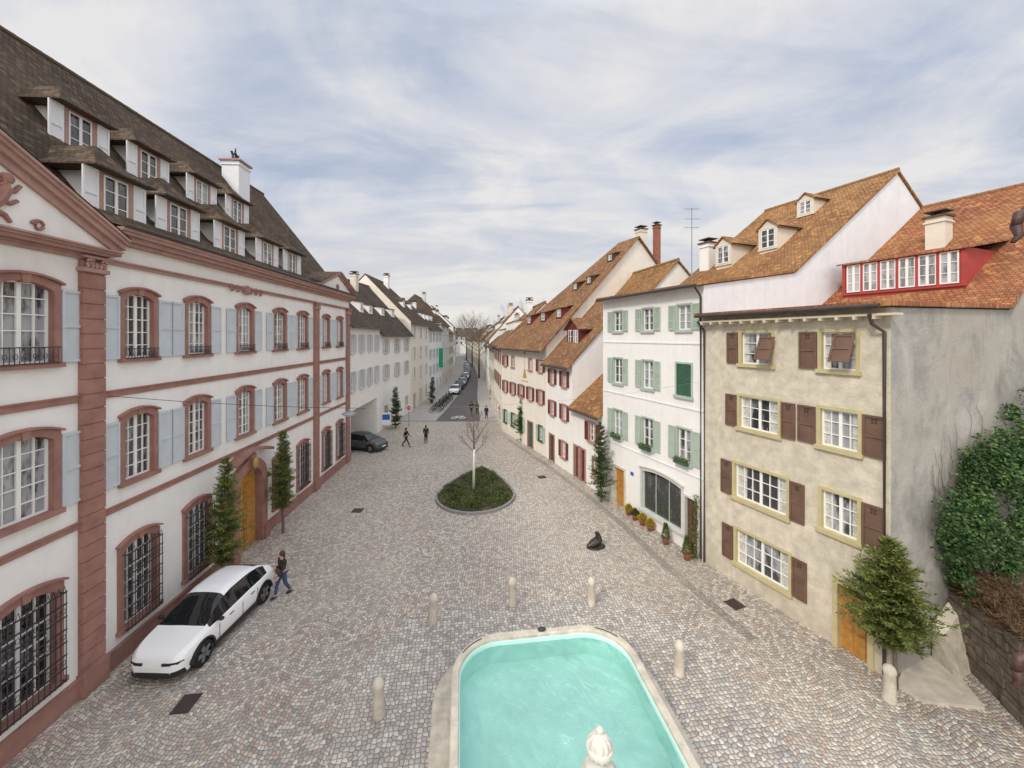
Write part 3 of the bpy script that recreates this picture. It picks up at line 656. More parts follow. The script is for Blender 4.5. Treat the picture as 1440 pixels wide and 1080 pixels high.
Q.dormer(3.75,4.5,8.75,12.7,14.2,4.2,bm='redb',fm='redb',rm='tiler',kind='shed',rise=.75,ovh=.22,nwin=6,nx=2,ny=3,glass='glassl')
Q.chimney(3.9,12.8,.75,.75,13.5,16.5,'cream'); Q.chimcap(3.9,12.8,.75,.75,16.5)
W=House('white_green_shuttered_house','white four storey house with grey green shutters and a shop window, beside the beige house',B1,B2,[(0,12.8),(6.1,13.7),(15.1,20.2),(19,17.3)],'white','tileo',side='white2',ov=.45,ovs=.1)
for r,(z0,z1) in enumerate(((10.75,12.0),(7.55,9.1),(4.25,5.9))):
    for c,px in enumerate((869,911,962)):
        x=W.t(px)
        if r==1 and c==2:
            o=W.win(x-.5,x+.5,z0-.05,z1,fm='green',sw=.07,nx=2,ny=3); b=MB(); shutter_mesh(b,x-.5,x-.01,-.02,z0,z1-.03); b.build('closed_shutter',M['dgreen'],o); b=MB(); shutter_mesh(b,x+.01,x+.5,-.02,z0,z1-.03); b.build('closed_shutter',M['dgreen'],o); continue
        o=W.win(x-.45,x+.45,z0,z1,fm='green',sw=.07,pr=.03,nx=2,ny=3,sh='green',shw=.46)
        if r==2:
            b=MB(); b.box(x-.42,x+.42,.13,.3,z0-.08,z0+.06); b.build('flower_box',M['dgreen'],o)
            b=MB()
            for q in range(260): b.leaf(Vector((x+R.uniform(-.44,.44),.22+R.gauss(0,.08),z0+.04+R.random()*.16)),Vector((R.gauss(0,.7),R.gauss(0,.7),R.uniform(-.4,1))).normalized(),Vector((.022,.01,.01)),.11)
            b.build('box_plants',M['fir'],o,fix=False)
for zz in (10.05,6.9,3.75):
    b=MB(); b.box(.02,W.L-.02,.001,.04,zz,zz+.07); b.build('string_course',M['white2'],W.root)
xs0,xs1=W.t(976),W.t(903)
M['shopg']=glassmat('shop glass',.02,.13,.42,.62)
o=W.win(xs0+.75,xs1,.75,3.1,fm='pale',sw=.12,pr=.06,arch=.2,nx=3,ny=1,glass='shopg',name='shop_window',sm='green')
b=MB()
for q in range(90):
    x=xs0+1.1+R.random()*(xs1-xs0-1.5); z=.95+abs(R.gauss(0,.3))
    if z>2.2: continue
    b.leaf(Vector((x,-.148,z)),Vector((R.gauss(0,.5),.0,1)).normalized(),Vector((R.gauss(0,.02),0,R.gauss(0,.01))),R.uniform(.08,.22))
b.build('shop_display',M['fir'],o,fix=False)
W.door(xs0-.25,xs0+.55,2.65,'woodd','pale',.08)
xd=W.t(871.5); W.door(xd-.5,xd+.5,2.35,'wood','stone',.12)
b=MB(); b.box(W.t(889)-.14,W.t(889)+.14,.003,.02,2.3,2.5); b.build('house_number_plate',M['signb'],W.root)
W.finish()
b=MB(); b.tube([(.1,.45,12.7),(.1,.1,12.3),(.1,.1,.1)],.05,8); b.build('downpipe',M['gutter'],W.root)
for x,w in ((5.6,7.6),(3.1,8.4)): W.dormer(x,1.15,w,W.roofz(w)+.5,W.roofz(w)+1.75,2.6,bm='cream',rm='tileo',kind='gable',rise=.55,ovh=.18)
W.dormer(3.3,1.0,12.1,W.roofz(12.1)+.35,W.roofz(12.1)+1.3,1.8,bm='cream',rm='tileo',kind='gable',rise=.45,ovh=.15)
W.chimney(7.4,8.2,.8,.8,14,17.0,'white'); W.chimcap(7.4,8.2,.8,.8,17.0)
an=thing('roof_antenna','thin television antenna mast rising above the white house roof','antenna',W.world(7.6,-6.9,13.9))
b=MB(); b.tube([(0,0,0),(0,0,5.6)],.03,5); b.build('mast',M['zinc'],an)
for k,z in enumerate((4.2,4.8,5.5)):
    b=MB(); b.tube([(-.5,0,z),(.5,0,z)],.012,4)
    for j in range(6): b.tube([(-.45+j*.18,-.22,z),(-.45+j*.18,.22,z)],.01,3)
    b.build('aerial',M['zinc'],an)
tB=B2.lerp(B3,.47)
S=House('low_white_house','small low white house with lean-to tiled roof and dark maroon doors',B2,tB,[(0,5.3),(4.2,8.6),(8,8.7)],'white','tileo',ov=.4)
x=S.t(833); S.win(x-.42,x+.42,3.2,4.5,fm='sandl',sw=.07,sh='redp',shw=.42)
for px in (803,819): x=min(S.t(px),S.L-.75); S.door(x-.42,x+.42,2.35,'redp','sandl',.1)
x=S.t(838); S.win(x-.4,x+.4,.9,2.2,fm='sandl',sw=.07,sh=None)
S.finish()
T=House('white_red_shuttered_house','narrow white house with maroon shutters and a dormered brown roof',tB,B3,[(0,8.4),(5.0,13.4),(7.5,11.5)],'white','tilem',ov=.45,ovs=.1)
for z0,z1 in ((6.5,7.7),(3.9,5.1)):
    for k in (.27,.73): x=T.L*k; T.win(x-.36,x+.36,z0,z1,fm='sandl',sw=.06,sh='redp',shw=.34)
x=T.L*.3; T.win(x-.36,x+.36,.9,2.2,fm='sandl',sw=.06,sh='redp',shw=.34); T.door(T.L*.75-.42,T.L*.75+.42,2.2,'woodd','sand',.1)
T.finish(); T.dormer(2.4,2.0,1.4,9.9,11.1,3.2,bm='redp',rm='tilem',kind='gable',rise=.9,ovh=.35,nwin=2,nx=2,ny=2)
V=House('rear_gabled_house','cream house standing behind the street fronts with a steep orange roof',(9.5,30.6),(7.3,41),[(0,12.6),(3.6,16.3),(7.2,12.6)],'offw','tileo',ov=.3,ovs=.15)
V.finish(); 
U=House('cream_tavern_house','cream house with rows of maroon shutters, painted lamp and great orange brown roof',B3,B4,[(0,9.7),(9.9,19.9),(16,13.5)],'offw','tilem',ov=.6,ovs=.25)
U.hip=(0,7.6)
for r,(z0,z1) in enumerate(((7.3,8.4),(4.5,5.7),(1.2,2.5))):
    for c in range(5):
        x=U.L*(c+.5)/5
        if r==0 and c==2: continue
        if r==2 and c==1: U.door(x-.5,x+.5,2.4,'dgreen','sand',.12); continue
        U.win(x-.38,x+.38,z0,z1,fm='sandl' if r<2 else 'dgreen',sw=.07,sh='redp' if r==1 or (c in (0,4) and r==0) else ('green' if r==2 else None),shw=.36)
x=U.t(738); b=MB()
b.prism([(x-.45,6.45),(x+.45,6.45),(x+.12,7.3),(x-.12,7.3)],.004,.02,'y'); b.box(x-.02,x+.02,.004,.02,7.3,8.9); b.prism([(x+.22*math.cos(a*.63),8.95+.22*math.sin(a*.63)) for a in range(10)],.004,.022,'y'); b.box(x-.8,x+.8,.004,.018,6.1,6.18)
b.build('painted_lamp_emblem',M['gold'],U.root)
U.finish()
for x,w in ((1.6,2.2),(4.4,2.0),(7.2,1.8)): U.dormer(x,1.0,w,U.roofz(w)+.3,U.roofz(w)+1.15,1.8,bm='redp',rm='tilem',kind='shed',rise=.45,ovh=.2,nx=2,ny=2)
for x,w in ((1.5,5.4),(3.3,5.0),(1.2,7.6)): U.dormer(x,.8,w,U.roofz(w)+.3,U.roofz(w)+.95,1.4,bm='woodd',rm='tilem',kind='shed',rise=.35,ovh=.15,nx=2,ny=1)
U.chimney(.8,11,.8,.8,17,21.0,'cream'); U.chimcap(.8,11,.8,.8,21.0); U.chimney(.7,12.9,.5,.55,15,21.6,'brick'); U.chimcap(.7,12.9,.5,.55,21.6)
# ================================================================ street rows
LL=[(33.5,-13.75),(44,-14.6),(55,-14.0),(70,-14.3),(85,-14.6),(102,-15.6),(122,-17.5),(145,-20.5),(170,-24),(200,-29),(240,-38)]
RL=[(12,11.45),(18.4,8.89),(26.1,5.97),(35,3.0),(44.5,-1.2),(56,-2.5),(68,-3.9),(84,-5.2),(104,-7.0),(126,-9.4),(150,-13),(180,-18),(215,-25),(240,-31)]
lx=lambda y:interp(LL,y); rx=lambda y:interp(RL,y)
def row_house(name,label,a,b,eave,ridge,dep,wm,rm,sh,rows,nc,fm='stone',lod=0,dorm=2,door='woodd',chim=True,dk='shed',ds=.9,ground=True,hip=None):
    h=House(name,label,a,b,[(0,eave),(dep/2,ridge),(dep,eave)],wm,rm,ov=.4,ovs=.05,gut=lod<2); h.hip=hip
    dc=R.randrange(nc); ww=R.choice((.42,.45,.5))
    for z0,z1 in rows:
        for c in range(nc):
            x=h.L*(c+.5)/nc; h.win(x-ww,x+ww,z0,z1,fm=fm,sw=.09,sh=sh,shw=min(.42,h.L/nc/2-.64),lod=lod,shd=lod==0,nx=2,ny=3)
    if ground:
        for c in range(nc):
            x=h.L*(c+.5)/nc
            if c==dc: h.door(x-.5,x+.5,2.3,door,fm,.1)
            else: h.win(x-.5,x+.5,.9,2.5,fm=fm,sw=.1,lod=lod,glass='glassd')
    h.finish()
    for k in range(dorm):
        w=dep*.16; x=h.L*(k+.5)/dorm
        if hip and (k==0 or k==dorm-1): x=h.L/2+(x-h.L/2)*.7
        h.dormer(x,ds,w,h.roofz(w)+.3,h.roofz(w)+1.2,1.8,bm='whitep' if lod<2 else 'pale',rm=rm,kind=dk,rise=.4,ovh=.15,nx=2,ny=2)
    if chim:
        x=h.L*R.uniform(.3,.7); w=dep*.42; zz=ridge+R.uniform(.3,1.0); h.chimney(x,w,.8,.7,h.roofz(w)-.5,zz,R.choice(['cream','pale','white'])); h.chimcap(x,w,.8,.7,zz)
    return h
h=House('white_passage_house','white house with blue grey shutters above an open carriage passage next to the palace',(-14.6,44),(-13.95,33.75),[(0,11.6),(5.5,17),(11,11.6)],'white','tiled',ov=.4)
for z0,z1 in ((9.0,10.6),(5.6,7.3)):
    for c in range(4): x=h.L*(c+.5)/4; h.win(x-.42,x+.42,z0,z1,fm='pale',sw=.08,sh='blue',shw=.42)
h.holes.append((1.2,h.L-.8,-.15,3.9,5.5)); h.finish()
for k in range(2): h.dormer(h.L*(k+.5)/2,1.0,1.2,13.1,14.1,2,bm='whitep',rm='tiled',kind='shed',rise=.4,ovh=.15,nx=2,ny=2)
ys=[44,55,68,82,96,112,130,150,172,198,228]
Ll=['white house with tall dark roof and pale shutters, first beyond the passage','white house with blue grey shutters behind the parked bicycles','long white house with a green banner beside the parked cars','pale grey house with dark dormered roof on the left street side','cream house midway down the left side of the street','white gabled house further down the left side','pale house at the left where the parked cars thin out','small cream house at the far left bend','white house near the far left end of the street','distant pale house closing the left side']
cfg=[('white',3,'blue'),('offw',3,'palesh'),('white2',4,'blue'),('pale',4,'palesh'),('cream',4,'green'),('white',4,'palesh'),('pale',4,'blue'),('cream',4,'palesh'),('white',5,None),('pale',5,None)]
hp=[None,(4.5,0),None,(3,3),None,None,(3,3),None,None,None]
for i in range(10):
    a=(lx(ys[i+1]),ys[i+1]-.02); b_=(lx(ys[i]),ys[i]+.02); e=[10.9,12.6,11.9,13.2,11.6,13.4,12.2,11,12.4,11][i]; wm,nc,sh=cfg[i]
    rows=[(e-2.3,e-.8),(e-5.3,e-3.7)]+([(e-8.2,e-6.6)] if e-8.2>2.9 else [])
    row_house('street_house',Ll[i],a,b_,e,[17.2,19.0,16.8,19.4,16.4,19,17,15.5,17.5,15.5][i],[11.5,12.5,10.5,12,10.5,12,11,11,11,11][i],wm,['tiled','tileb','tiled','tileb','tilem','tiled','tileb','tiled','tiled','tiled'][i],sh,rows,nc,lod=0 if i<2 else (1 if i<6 else 2),dorm=[3,2,4,2,3,2,3,0,0,0][i],dk=['shed','gable','shed','gable','shed','gable','shed','shed','shed','shed'][i],hip=hp[i])
yr=[44.5,56,68,84,104,126,150,180,214]
Lr=['off white gabled house just beyond the tavern with maroon shutters','cream house with brown roof on the right side of the street','white house beside the bare street trees on the right','pale grey house further along the right pavement','cream house far down the right side','white house at the right of the distant road','distant ochre house on the right','farthest pale house on the right row']
for i in range(8):
    a=(rx(yr[i]),yr[i]+.02); b_=(rx(yr[i+1]),yr[i+1]-.02); e=[9.6,9.0,9.9,8.6,10,9.3,9.5,9][i]
    row_house('street_house',Lr[i],a,b_,e,[14.2,13.4,15.5,13.6,15.5,14,15,14][i],10,['offw','cream','white','pale','cream','white','ochre','pale'][i],['tilem','tileb','tilem','tiled','tileb','tilem','tileb','tiled'][i],['redp','green','palesh','green',None,None,None,None][i],[(e-2.1,e-.7),(e-5,e-3.5)],4,lod=0 if i<1 else (1 if i<4 else 2),dorm=3 if i<6 else 0)
for k,(x,y,wd,e,rg,wm,lb) in enumerate(((-52,246,16,10,15,'white','white house facing down the street at its far end'),(-36,250,14,11,16,'pale','grey house facing down the street at its far end'),(-22,254,14,10,15,'cream','cream house standing beyond the street end'),(-8,258,14,9,14,'white','pale house peeping over roofs beyond the street end'))):
    row_house('distant_house',lb,(x+wd,y),(x,y),e,rg,12,wm,'tiled',None,[(e-2.1,e-.7),(e-5,e-3.5)],5,lod=2,dorm=0,ground=False)
t=thing('hanging_banner','green hanging banner on the white house beside the parked cars','banner',(lx(76)+.1,76,0)); b=MB(); b.box(.35,1.15,-.02,.02,4.6,8.2); b.build('cloth',M['signg'],t); b=MB(); b.tube([(-.1,0,8.25),(1.25,0,8.25)],.03,5); b.build('pole',M['zinc'],t)
# ================================================================ ground
def sheet(name,pts,z,m,kind='structure'):
    b=MB(); b.add([(p[0],p[1],z) for p in pts],[list(range(len(pts)))]); o=b.build(name,M[m],fix=False)
    return tag(o,None,None,None,kind)
sheet('ground',[(-900,-300),(900,-300),(900,1500),(-900,1500)],0.0,'ground')
sheet('square_paving',[(-13,-6),(16,-6),(17,10),(15.5,13)]+[(rx(y)+.3,y) for y in (12.5,18.4,26.1,35,44.5,49)]+[(lx(y)-.3 if y>34 else -13.9,y) for y in (49,44,35)]+[(-19,44),(-19,34),(-14.2,33.6)],.004,'cobble')
Yr=[49,55,62,70,78,85,95,102,112,122,135,145,158,170,185,200,240]
rl=lambda y: lx(y)+4.7 if y>52 else -9.4
rr=lambda y: rx(y)-2.2+.2*min(1,(y-49)/40)
sheet('road',[(rl(y),y) for y in Yr]+[(rr(y),y) for y in Yr[::-1]],.008,'asph')
b=MB()
for ya,yb in zip(Yr,Yr[1:]): 
    b.quad((lx(ya)-.2,ya,.11),(rl(ya)-.02,ya,.11),(rl(yb)-.02,yb,.11),(lx(yb)-.2,yb,.11)); b.quad((rl(ya)-.02,ya,.11),(rl(ya)-.02,ya,-.05),(rl(yb)-.02,yb,-.05),(rl(yb)-.02,yb,.11))
b.quad((lx(49)-.2,49,.11),(rl(49),49,.11),(rl(49),49,-.05),(lx(49)-.2,49,-.05)); tag(b.build('left_pavement',M['pave'],fix=False),kind='structure')
b=MB()
for ya,yb in zip(Yr,Yr[1:]):
    b.quad((rx(ya)+.2,ya,.11),(rr(ya)+.02,ya,.11),(rr(yb)+.02,yb,.11),(rx(yb)+.2,yb,.11)); b.quad((rr(ya)+.02,ya,.11),(rr(ya)+.02,ya,-.05),(rr(yb)+.02,yb,-.05),(rr(yb)+.02,yb,.11))
b.quad((rx(49)+.2,49,.11),(rr(49),49,.11),(rr(49),49,-.05),(rx(49)+.2,49,-.05)); tag(b.build('right_pavement',M['pave'],fix=False),kind='structure')
def strip(name,gp,w,m):
    gg=[G(*p) for p in gp]; ns=[]
    for i in range(len(gg)):
        d=(gg[min(i+1,len(gg)-1)]-gg[max(i-1,0)]).normalized(); ns.append(Vector((-d.y,d.x,0))*w)
    b=MB(); z=Vector((0,0,.008))
    for i in range(len(gg)-1): b.quad(gg[i]+ns[i]+z,gg[i]-ns[i]+z,gg[i+1]-ns[i+1]+z,gg[i+1]+ns[i+1]+z)
    tag(b.build(name,M[m],fix=False),kind='structure')
strip('right_gutter_channel',[(1060,900),(1000,850),(930,790),(880,742),(830,700),(770,655),(715,618)],.2,'cobd')
strip('left_gutter_channel',[(250,1000),(330,905),(420,800),(470,740),(520,680),(560,640),(585,615)],.2,'cobg')
b=MB(); c=G(643,589.5); z=.014
def ring(cx,cy,r,t):
    for k in range(14):
        a0=2*math.pi*k/14;a1=2*math.pi*(k+1)/14
        b.quad((cx+r*math.cos(a0),cy+1.8*r*math.sin(a0),z),(cx+r*math.cos(a1),cy+1.8*r*math.sin(a1),z),(cx+(r-t)*math.cos(a1),cy+1.8*(r-t)*math.sin(a1),z),(cx+(r-t)*math.cos(a0),cy+1.8*(r-t)*math.sin(a0),z))
ring(c.x-.55,c.y+.9,.38,.1); ring(c.x+.55,c.y+.9,.38,.1)
def stroke(x0,y0,x1,y1,w=.06):
    d=Vector((x1-x0,y1-y0,0)).normalized(); n=Vector((-d.y,d.x,0))*w; p=Vector((c.x+x0,c.y+y0,z+.001)); q=Vector((c.x+x1,c.y+y1,z+.001)); b.quad(p+n,p-n,q-n,q+n)
stroke(-.55,.9,-.25,2.0); stroke(-.25,2.0,.4,2.0); stroke(.4,2.2,.55,.9); stroke(-.25,2.0,0,.9); stroke(0,.9,.4,2.0)
tag(b.build('bicycle_road_marking',M['paint'],fix=False),'white bicycle symbol painted at the start of the asphalt road','road marking')
def drain(px,py,w,l,rot,lab):
    p=G(px,py); t=thing('drain_cover',lab,'drain cover',(p.x,p.y,.005),rot)
    b=MB(); b.box(-w/2,w/2,-l/2,l/2,0,.012); b.build('frame',M['iron'],t)
    b=MB()
    for k in range(7): x=-w/2+.05+(w-.1)*k/6; b.box(x-.015,x+.015,-l/2+.05,l/2-.05,.012,.022)
    b.build('grate',M['rust'],t)
drain(262,990,.5,.62,.1,'dark iron drain grate in the cobbles below the front of the white car')
drain(503,718,.6,.6,0,'small iron drain grate in the cobbles left of the planted island')
drain(1033,850,.55,.55,.4,'iron drain grate in the cobbles before the beige house')
drain(762,671,.6,.6,.3,'small iron drain grate right of the planted island')
# ================================================================ fountain
fa=math.atan2(.13,1); fc=Vector((.86+.13*5.0,12.9-5.0,0))
ft=thing('stone_fountain_basin','large cream stone fountain basin with rounded corners and turquoise lining','fountain',fc,fa)
def rr_(hw,hl,r,n=8):
    pts=[]
    for cx,cy,a0 in ((hw-r,hl-r,0),(-hw+r,hl-r,90),(-hw+r,-hl+r,180),(hw-r,-hl+r,270)):
        for k in range(n+1):
            a=rad(a0+90*k/n); pts.append((cx+r*math.cos(a),cy+r*math.sin(a)))
    return pts
def ringmesh(o,i,z0,z1,bev=.03):
    b=MB(); n=len(o)
    lay=[[(p[0],p[1],z0) for p in o],[(p[0],p[1],z1-bev) for p in o],[(p[0]*.99,p[1]*.996,z1) for p in o],[(p[0]*1.01,p[1]*1.004,z1) for p in i],[(p[0],p[1],z1-bev) for p in i],[(p[0],p[1],z0) for p in i]]
    vs=[v for l in lay for v in l]; fs=[]
    for a in range(6):
        for k in range(n): fs.append([a*n+k,a*n+(k+1)%n,((a+1)%6)*n+(k+1)%n,((a+1)%6)*n+k])
    b.add(vs,fs); return b
HW=2.74; HL=5.1
ringmesh(rr_(HW+.02,HL+.02,1.42),rr_(HW-.19,HL-.19,1.25),.68,.9).build('rim',M['stone'],ft)
ringmesh(rr_(HW-.05,HL-.05,1.38),rr_(HW-.17,HL-.17,1.25),-.05,.679).build('basin_wall',M['stone'],ft)
ringmesh(rr_(HW-.171,HL-.171,1.25),rr_(HW-.22,HL-.22,1.22),.05,.78,.01).build('lining',M['pool'],ft)
b=MB(); b.add([(p[0],p[1],.12) for p in rr_(HW-.2,HL-.2,1.23)],[list(range(36))]); b.build('basin_floor',M['pool'],ft,fix=False)
ringmesh(rr_(HW+.55,HL+.38,1.8),rr_(HW-.08,HL-.08,1.3),-.05,.15).build('step',M['stone'],ft)
pts=[Vector((*p,.905)) for p in rr_(HW-.08,HL-.08,1.32)]
b=MB(); b.tube(pts[3:7],.018,5); b.build('iron_clamp',M['iron'],ft)
b=MB(); b.tube(pts[11:15],.018,5); b.build('iron_clamp',M['iron'],ft)
b=MB(); b.ell((.1,HL-.08,.95),(.14,.08,.07)); b.build('spout',M['iron'],ft)
b=MB(); b.add([(p[0],p[1],.66) for p in rr_(HW-.222,HL-.222,1.2)],[list(range(36))]); w_=b.build('water',M['water'],fix=False,loc=fc,rot=fa); tag(w_,kind='structure')
b=MB(); o_=rr_(HW+3.0,HL+2.6,3.2); b.add([(p[0],p[1],.008) for p in o_],[list(range(36))]); tag(b.build('fountain_paving',M['cobg'],fix=False,loc=fc,rot=fa),kind='structure')
cp=Vector((1.62,7.35,0))
t=thing('fountain_column','pale carved stone fountain column with ball finial rising from the basin','fountain column',(cp.x,cp.y,.12))
b=MB(); b.lathe([(.5,0),(.5,.5),(.42,.6),(.36,1.0),(.3,1.3),(.26,1.9),(.26,2.1),(.33,2.2),(.33,2.27)],n=24); b.build('shaft',M['stone'],t,smooth=False)
M['statue']=mat('pale carved stone',(.68,.66,.60),var=.14,sc=8,dirt=.6,bump=.5,bsc=30,dcol=(.3,.28,.24),streak=.6)
b=MB(); b.lathe([(.2,2.27),(.25,2.32),(.26,2.37),(.13,2.43),(.10,2.47),(.12,2.5),(.17,2.54),(.21,2.60),(.215,2.655),(.243,2.66),(.25,2.70),(.243,2.74),(.215,2.745),(.21,2.80),(.185,2.87),(.13,2.93),(.07,2.955),(.04,2.965),(.035,2.985),(.065,3.01),(.07,3.04),(.045,3.07),(.0,3.08)],n=48,fn=lambda a,z:1+(.07*math.cos(12*a) if (2.5<z<2.65 or 2.75<z<2.95) else 0)); b.build('finial',M['statue'],t,smooth=False)
# ================================================================ bollards
bp=MB(); bp.lathe([(.17,0),(.17,.05),(.155,.12),(.14,.8),(.16,.84),(.16,.9),(.13,.98),(.07,1.04),(.0,1.06)],n=16)
BL=[(609,875,'stone bollard left of the fountain head, farthest left of the back row'),(721,851,'stone bollard in the middle of the row behind the fountain'),(832,849,'stone bollard behind the right far corner of the fountain'),(955,948,'stone bollard standing close to the right side of the fountain'),(533,1007,'stone bollard nearest the camera, left of the fountain'),(1251,986,'stone bollard at the foot of the near right fir tree')]
me=None
for px,py,lb in BL:
    p=G(px,py)
    if me is None: o=bp.build('stone_bollard',M['stone'],smooth=True,loc=p,fix=True); me=o
    else: o=me.copy(); C.objects.link(o); o.location=p
    o.rotation_euler=(rad(R.uniform(-2,2)),rad(R.uniform(-2,2)),R.random()*3); tag(o,lb,'bollard','stone bollards around the fountain')
# ================================================================ planter island
pc=G(669,697)
def egg(k=1.0,n=48):
    pts=[]
    for i in range(n):
        a=2*math.pi*i/n; y=math.sin(a); x=2.6*k*math.cos(a)*((1-y)**.35 if y>0 else 1)
        pts.append((x,(5.6*k*y if y>0 else 2.9*k*y)))
    return pts
t=thing('planted_island','teardrop planted island with granite kerb in the middle of the square','planter',(pc.x,pc.y,0))
n=48; o_,i_=egg(1.0),egg(.945); b=MB()
lay=[[(p[0],p[1],-.02) for p in o_],[(p[0],p[1],.16) for p in o_],[(p[0],p[1],.16) for p in i_],[(p[0],p[1],.0) for p in i_]]
b.add([v for l in lay for v in l],[[a*n+k,a*n+(k+1)%n,(a+1)*n+(k+1)%n,(a+1)*n+k] for a in range(3) for k in range(n)]); b.build('kerb',M['kerb'],t)
b=MB(); vs=[];fs=[]
for j in range(6):
    k=.945*(1-j/6); vs+=[(p[0],p[1],.1+.2*(1-(1-j/6)**2)) for p in egg(k)]
for j in range(5):
    for k in range(n): fs.append([j*n+k,j*n+(k+1)%n,(j+1)*n+(k+1)%n,(j+1)*n+k])
fs.append([5*n+k for k in range(n)]); b.add(vs,fs); b.build('soil',M['soil'],t,smooth=True)
b=MB(); tufts=[]
for _ in range(70):
    a=R.random()*6.283; k=math.sqrt(R.random())*.86; y=math.sin(a); tufts.append((2.6*k*math.cos(a)*((1-y)**.35 if y>0 else 1),(5.6 if y>0 else 2.9)*k*y,R.uniform(.15,.42),R.uniform(.15,.42)))
for _ in range(13000):
    if R.random()<.6:
        tx,ty,tr_,th_=R.choice(tufts); a=R.random()*6.283; q=tr_*math.sqrt(R.random()); x=tx+q*math.cos(a); yy=ty+q*math.sin(a); hgt=.15+th_*math.sqrt(max(0,1-(q/tr_)**2))*R.uniform(.4,1)
        up=1.5
    else:
        a=R.random()*2*math.pi; k=math.sqrt(R.random())*.93; y=math.sin(a); x=2.6*k*math.cos(a)*((1-y)**.35 if y>0 else 1); yy=(5.6 if y>0 else 2.9)*k*y; hgt=.1+.2*(1-k*k)+R.random()*.1; up=.6
    d=Vector((R.gauss(0,1),R.gauss(0,1),R.uniform(.1,up))).normalized(); w=d.cross(Vector((R.gauss(0,1),R.gauss(0,1),R.gauss(0,1)))).normalized()*.026
    b.leaf(Vector((x,yy,hgt)),d,w,.13)
o=b.build('ground_cover',M['gcov'],fix=False,loc=(pc.x,pc.y,0)); tag(o,'low green and brown planting filling the kerbed island','plants',kind='stuff')
# ================================================================ trees
def bare_tree(name,label,loc,h,seed,tw=.07,white=False,group=None,sp=.55,dep=5,nb=20,start=1.2,up=.45):
    r=random.Random(seed); t=thing(name,label,'tree',loc,0,group)
    tb=MB(); hb=h*.3
    tb.tube([(0,0,-.2),(0.02,0,hb),(.03,.02,hb*1.6)],[tw*1.2,tw,tw*.85],8); tb.build('trunk',M['barkw'] if white else M['bark'],t,smooth=True)
    cb=MB(); cb.tube([(.03,.02,hb*1.58),(0,0,h*.7),(.02,0,h)],[tw*.84,tw*.4,.008],6)
    def br(p,d,L,rd,k):
        q=p+d*L*.5+Vector((r.gauss(0,.05),r.gauss(0,.05),.04))*L; e=p+d*L+Vector((0,0,.12*L))
        cb.tube([p,q,e],[rd,rd*.75,rd*.45],4 if k<dep-1 else 3)
        if k<=0: return
        for _ in range(r.choice((2,3,3))):
            s=r.uniform(.35,1); pp=p.lerp(e,s); nd=(d+Vector((r.gauss(0,.45),r.gauss(0,.45),r.uniform(0,.5)))).normalized(); br(pp,nd,L*r.uniform(.5,.72),rd*.55,k-1)
    for i in range(nb):
        z=hb*start+(h*.85-hb*start)*i/nb; a=i*2.4+r.random(); f=1-(z-hb)/(h-hb)
        d=Vector((math.cos(a),math.sin(a),up+.5*(1-f))).normalized(); br(Vector((.02,0,z)),d,h*sp*.5*(.35+.65*f),tw*.4*(.4+.6*f),dep-2)
    cb.build('crown',M['bark'],t,fix=False); return t
bare_tree('young_bare_tree','young bare tree with white painted trunk growing in the planted island',G(666,694)+Vector((0,0,.3)),5.5,3,tw=.08,white=True,sp=.44,nb=13,dep=5,up=.7,start=1.4)
for i,(x,y,h,lb) in enumerate(((-8.3,100,14,'bare brown tree rising over the right pavement, nearest of the far trees'),(4,96,17,'bare brown tree beside the white house roof on the right'),(-14,140,17,'bare brown tree at the right where the street bends'),(-20,175,18,'farthest bare brown tree near the street end'))):
    bare_tree('bare_street_tree',lb,(x,y,0),h+1,20+i,tw=.22,group='bare trees far down the street',sp=.75,dep=5)
def fir(name,label,loc,h,r0,seed,mm='fir',dens=1.0,lean=(0,0),group=None,z0=.14,sz=1.0,pw_=.75):
    r=random.Random(seed); t=thing(name,label,'fir tree',loc,0,group)
    tb=MB(); tb.tube([(0,0,-.02),(lean[0]*.5,lean[1]*.5,h*.5),(lean[0],lean[1],h)],[.06*h/4,.04*h/4,.01],7); tb.build('trunk',M['bark'],t)
    b=MB(); nl=int(22*dens)
    lob=[r.uniform(.6,1.25) for _ in range(7)]
    for i in range(nl):
        f=i/(nl-1); z=h*(z0+(1-z0)*f)+r.uniform(-.04,.04)*h*(1-f); nb=int((8-4*f)*dens)+2
        for k in range(nb):
            a=r.random()*6.283; L=r0*((1-f)**pw_)*r.uniform(.4,1.15)*lob[int(a/6.283*6.99)]+.1
            L*=min(1,.55+f*2.2)
            base=Vector((lean[0]*z/h,lean[1]*z/h,z)); d=Vector((math.cos(a),math.sin(a),r.uniform(.0,.6)+.35*f)).normalized()
            e1=base+d*L*.5; e2=base+d*L+Vector((0,0,-.05*L))
            b.add([base,e1+Vector((0,0,.012)),e2,e1-Vector((0,0,.012))],[(0,1,2,3)])
            n=int(L/.05*dens)+3
            for j in range(n):
                s=(j+r.random())/n; p=base+d*L*s+Vector((r.gauss(0,.02),r.gauss(0,.02),-.05*L*s*s+r.gauss(0,.02)))
                for sgn in (-1,1):
                    sd=Vector((-d.y,d.x,0))*sgn; dd=(d*r.uniform(.3,.9)+sd*r.uniform(.2,.9)+Vector((0,0,r.uniform(-.5,.6)))).normalized()
                    ll=(.08+.09*(1-s*.5))*sz*r.uniform(.6,1.35); w=dd.cross(Vector((r.gauss(0,.6),r.gauss(0,.6),1))).normalized()*.016*sz
                    b.leaf(p,dd,w,ll)
    b.build('crown',M[mm],t,fix=False); return t
fir('christmas_fir_tree','bushy fir tree standing at the door of the beige house',G(1260,968),4.3,1.35,5,'firy',1.6,sz=1.1,z0=.31,pw_=.62,lean=(-.12,0))
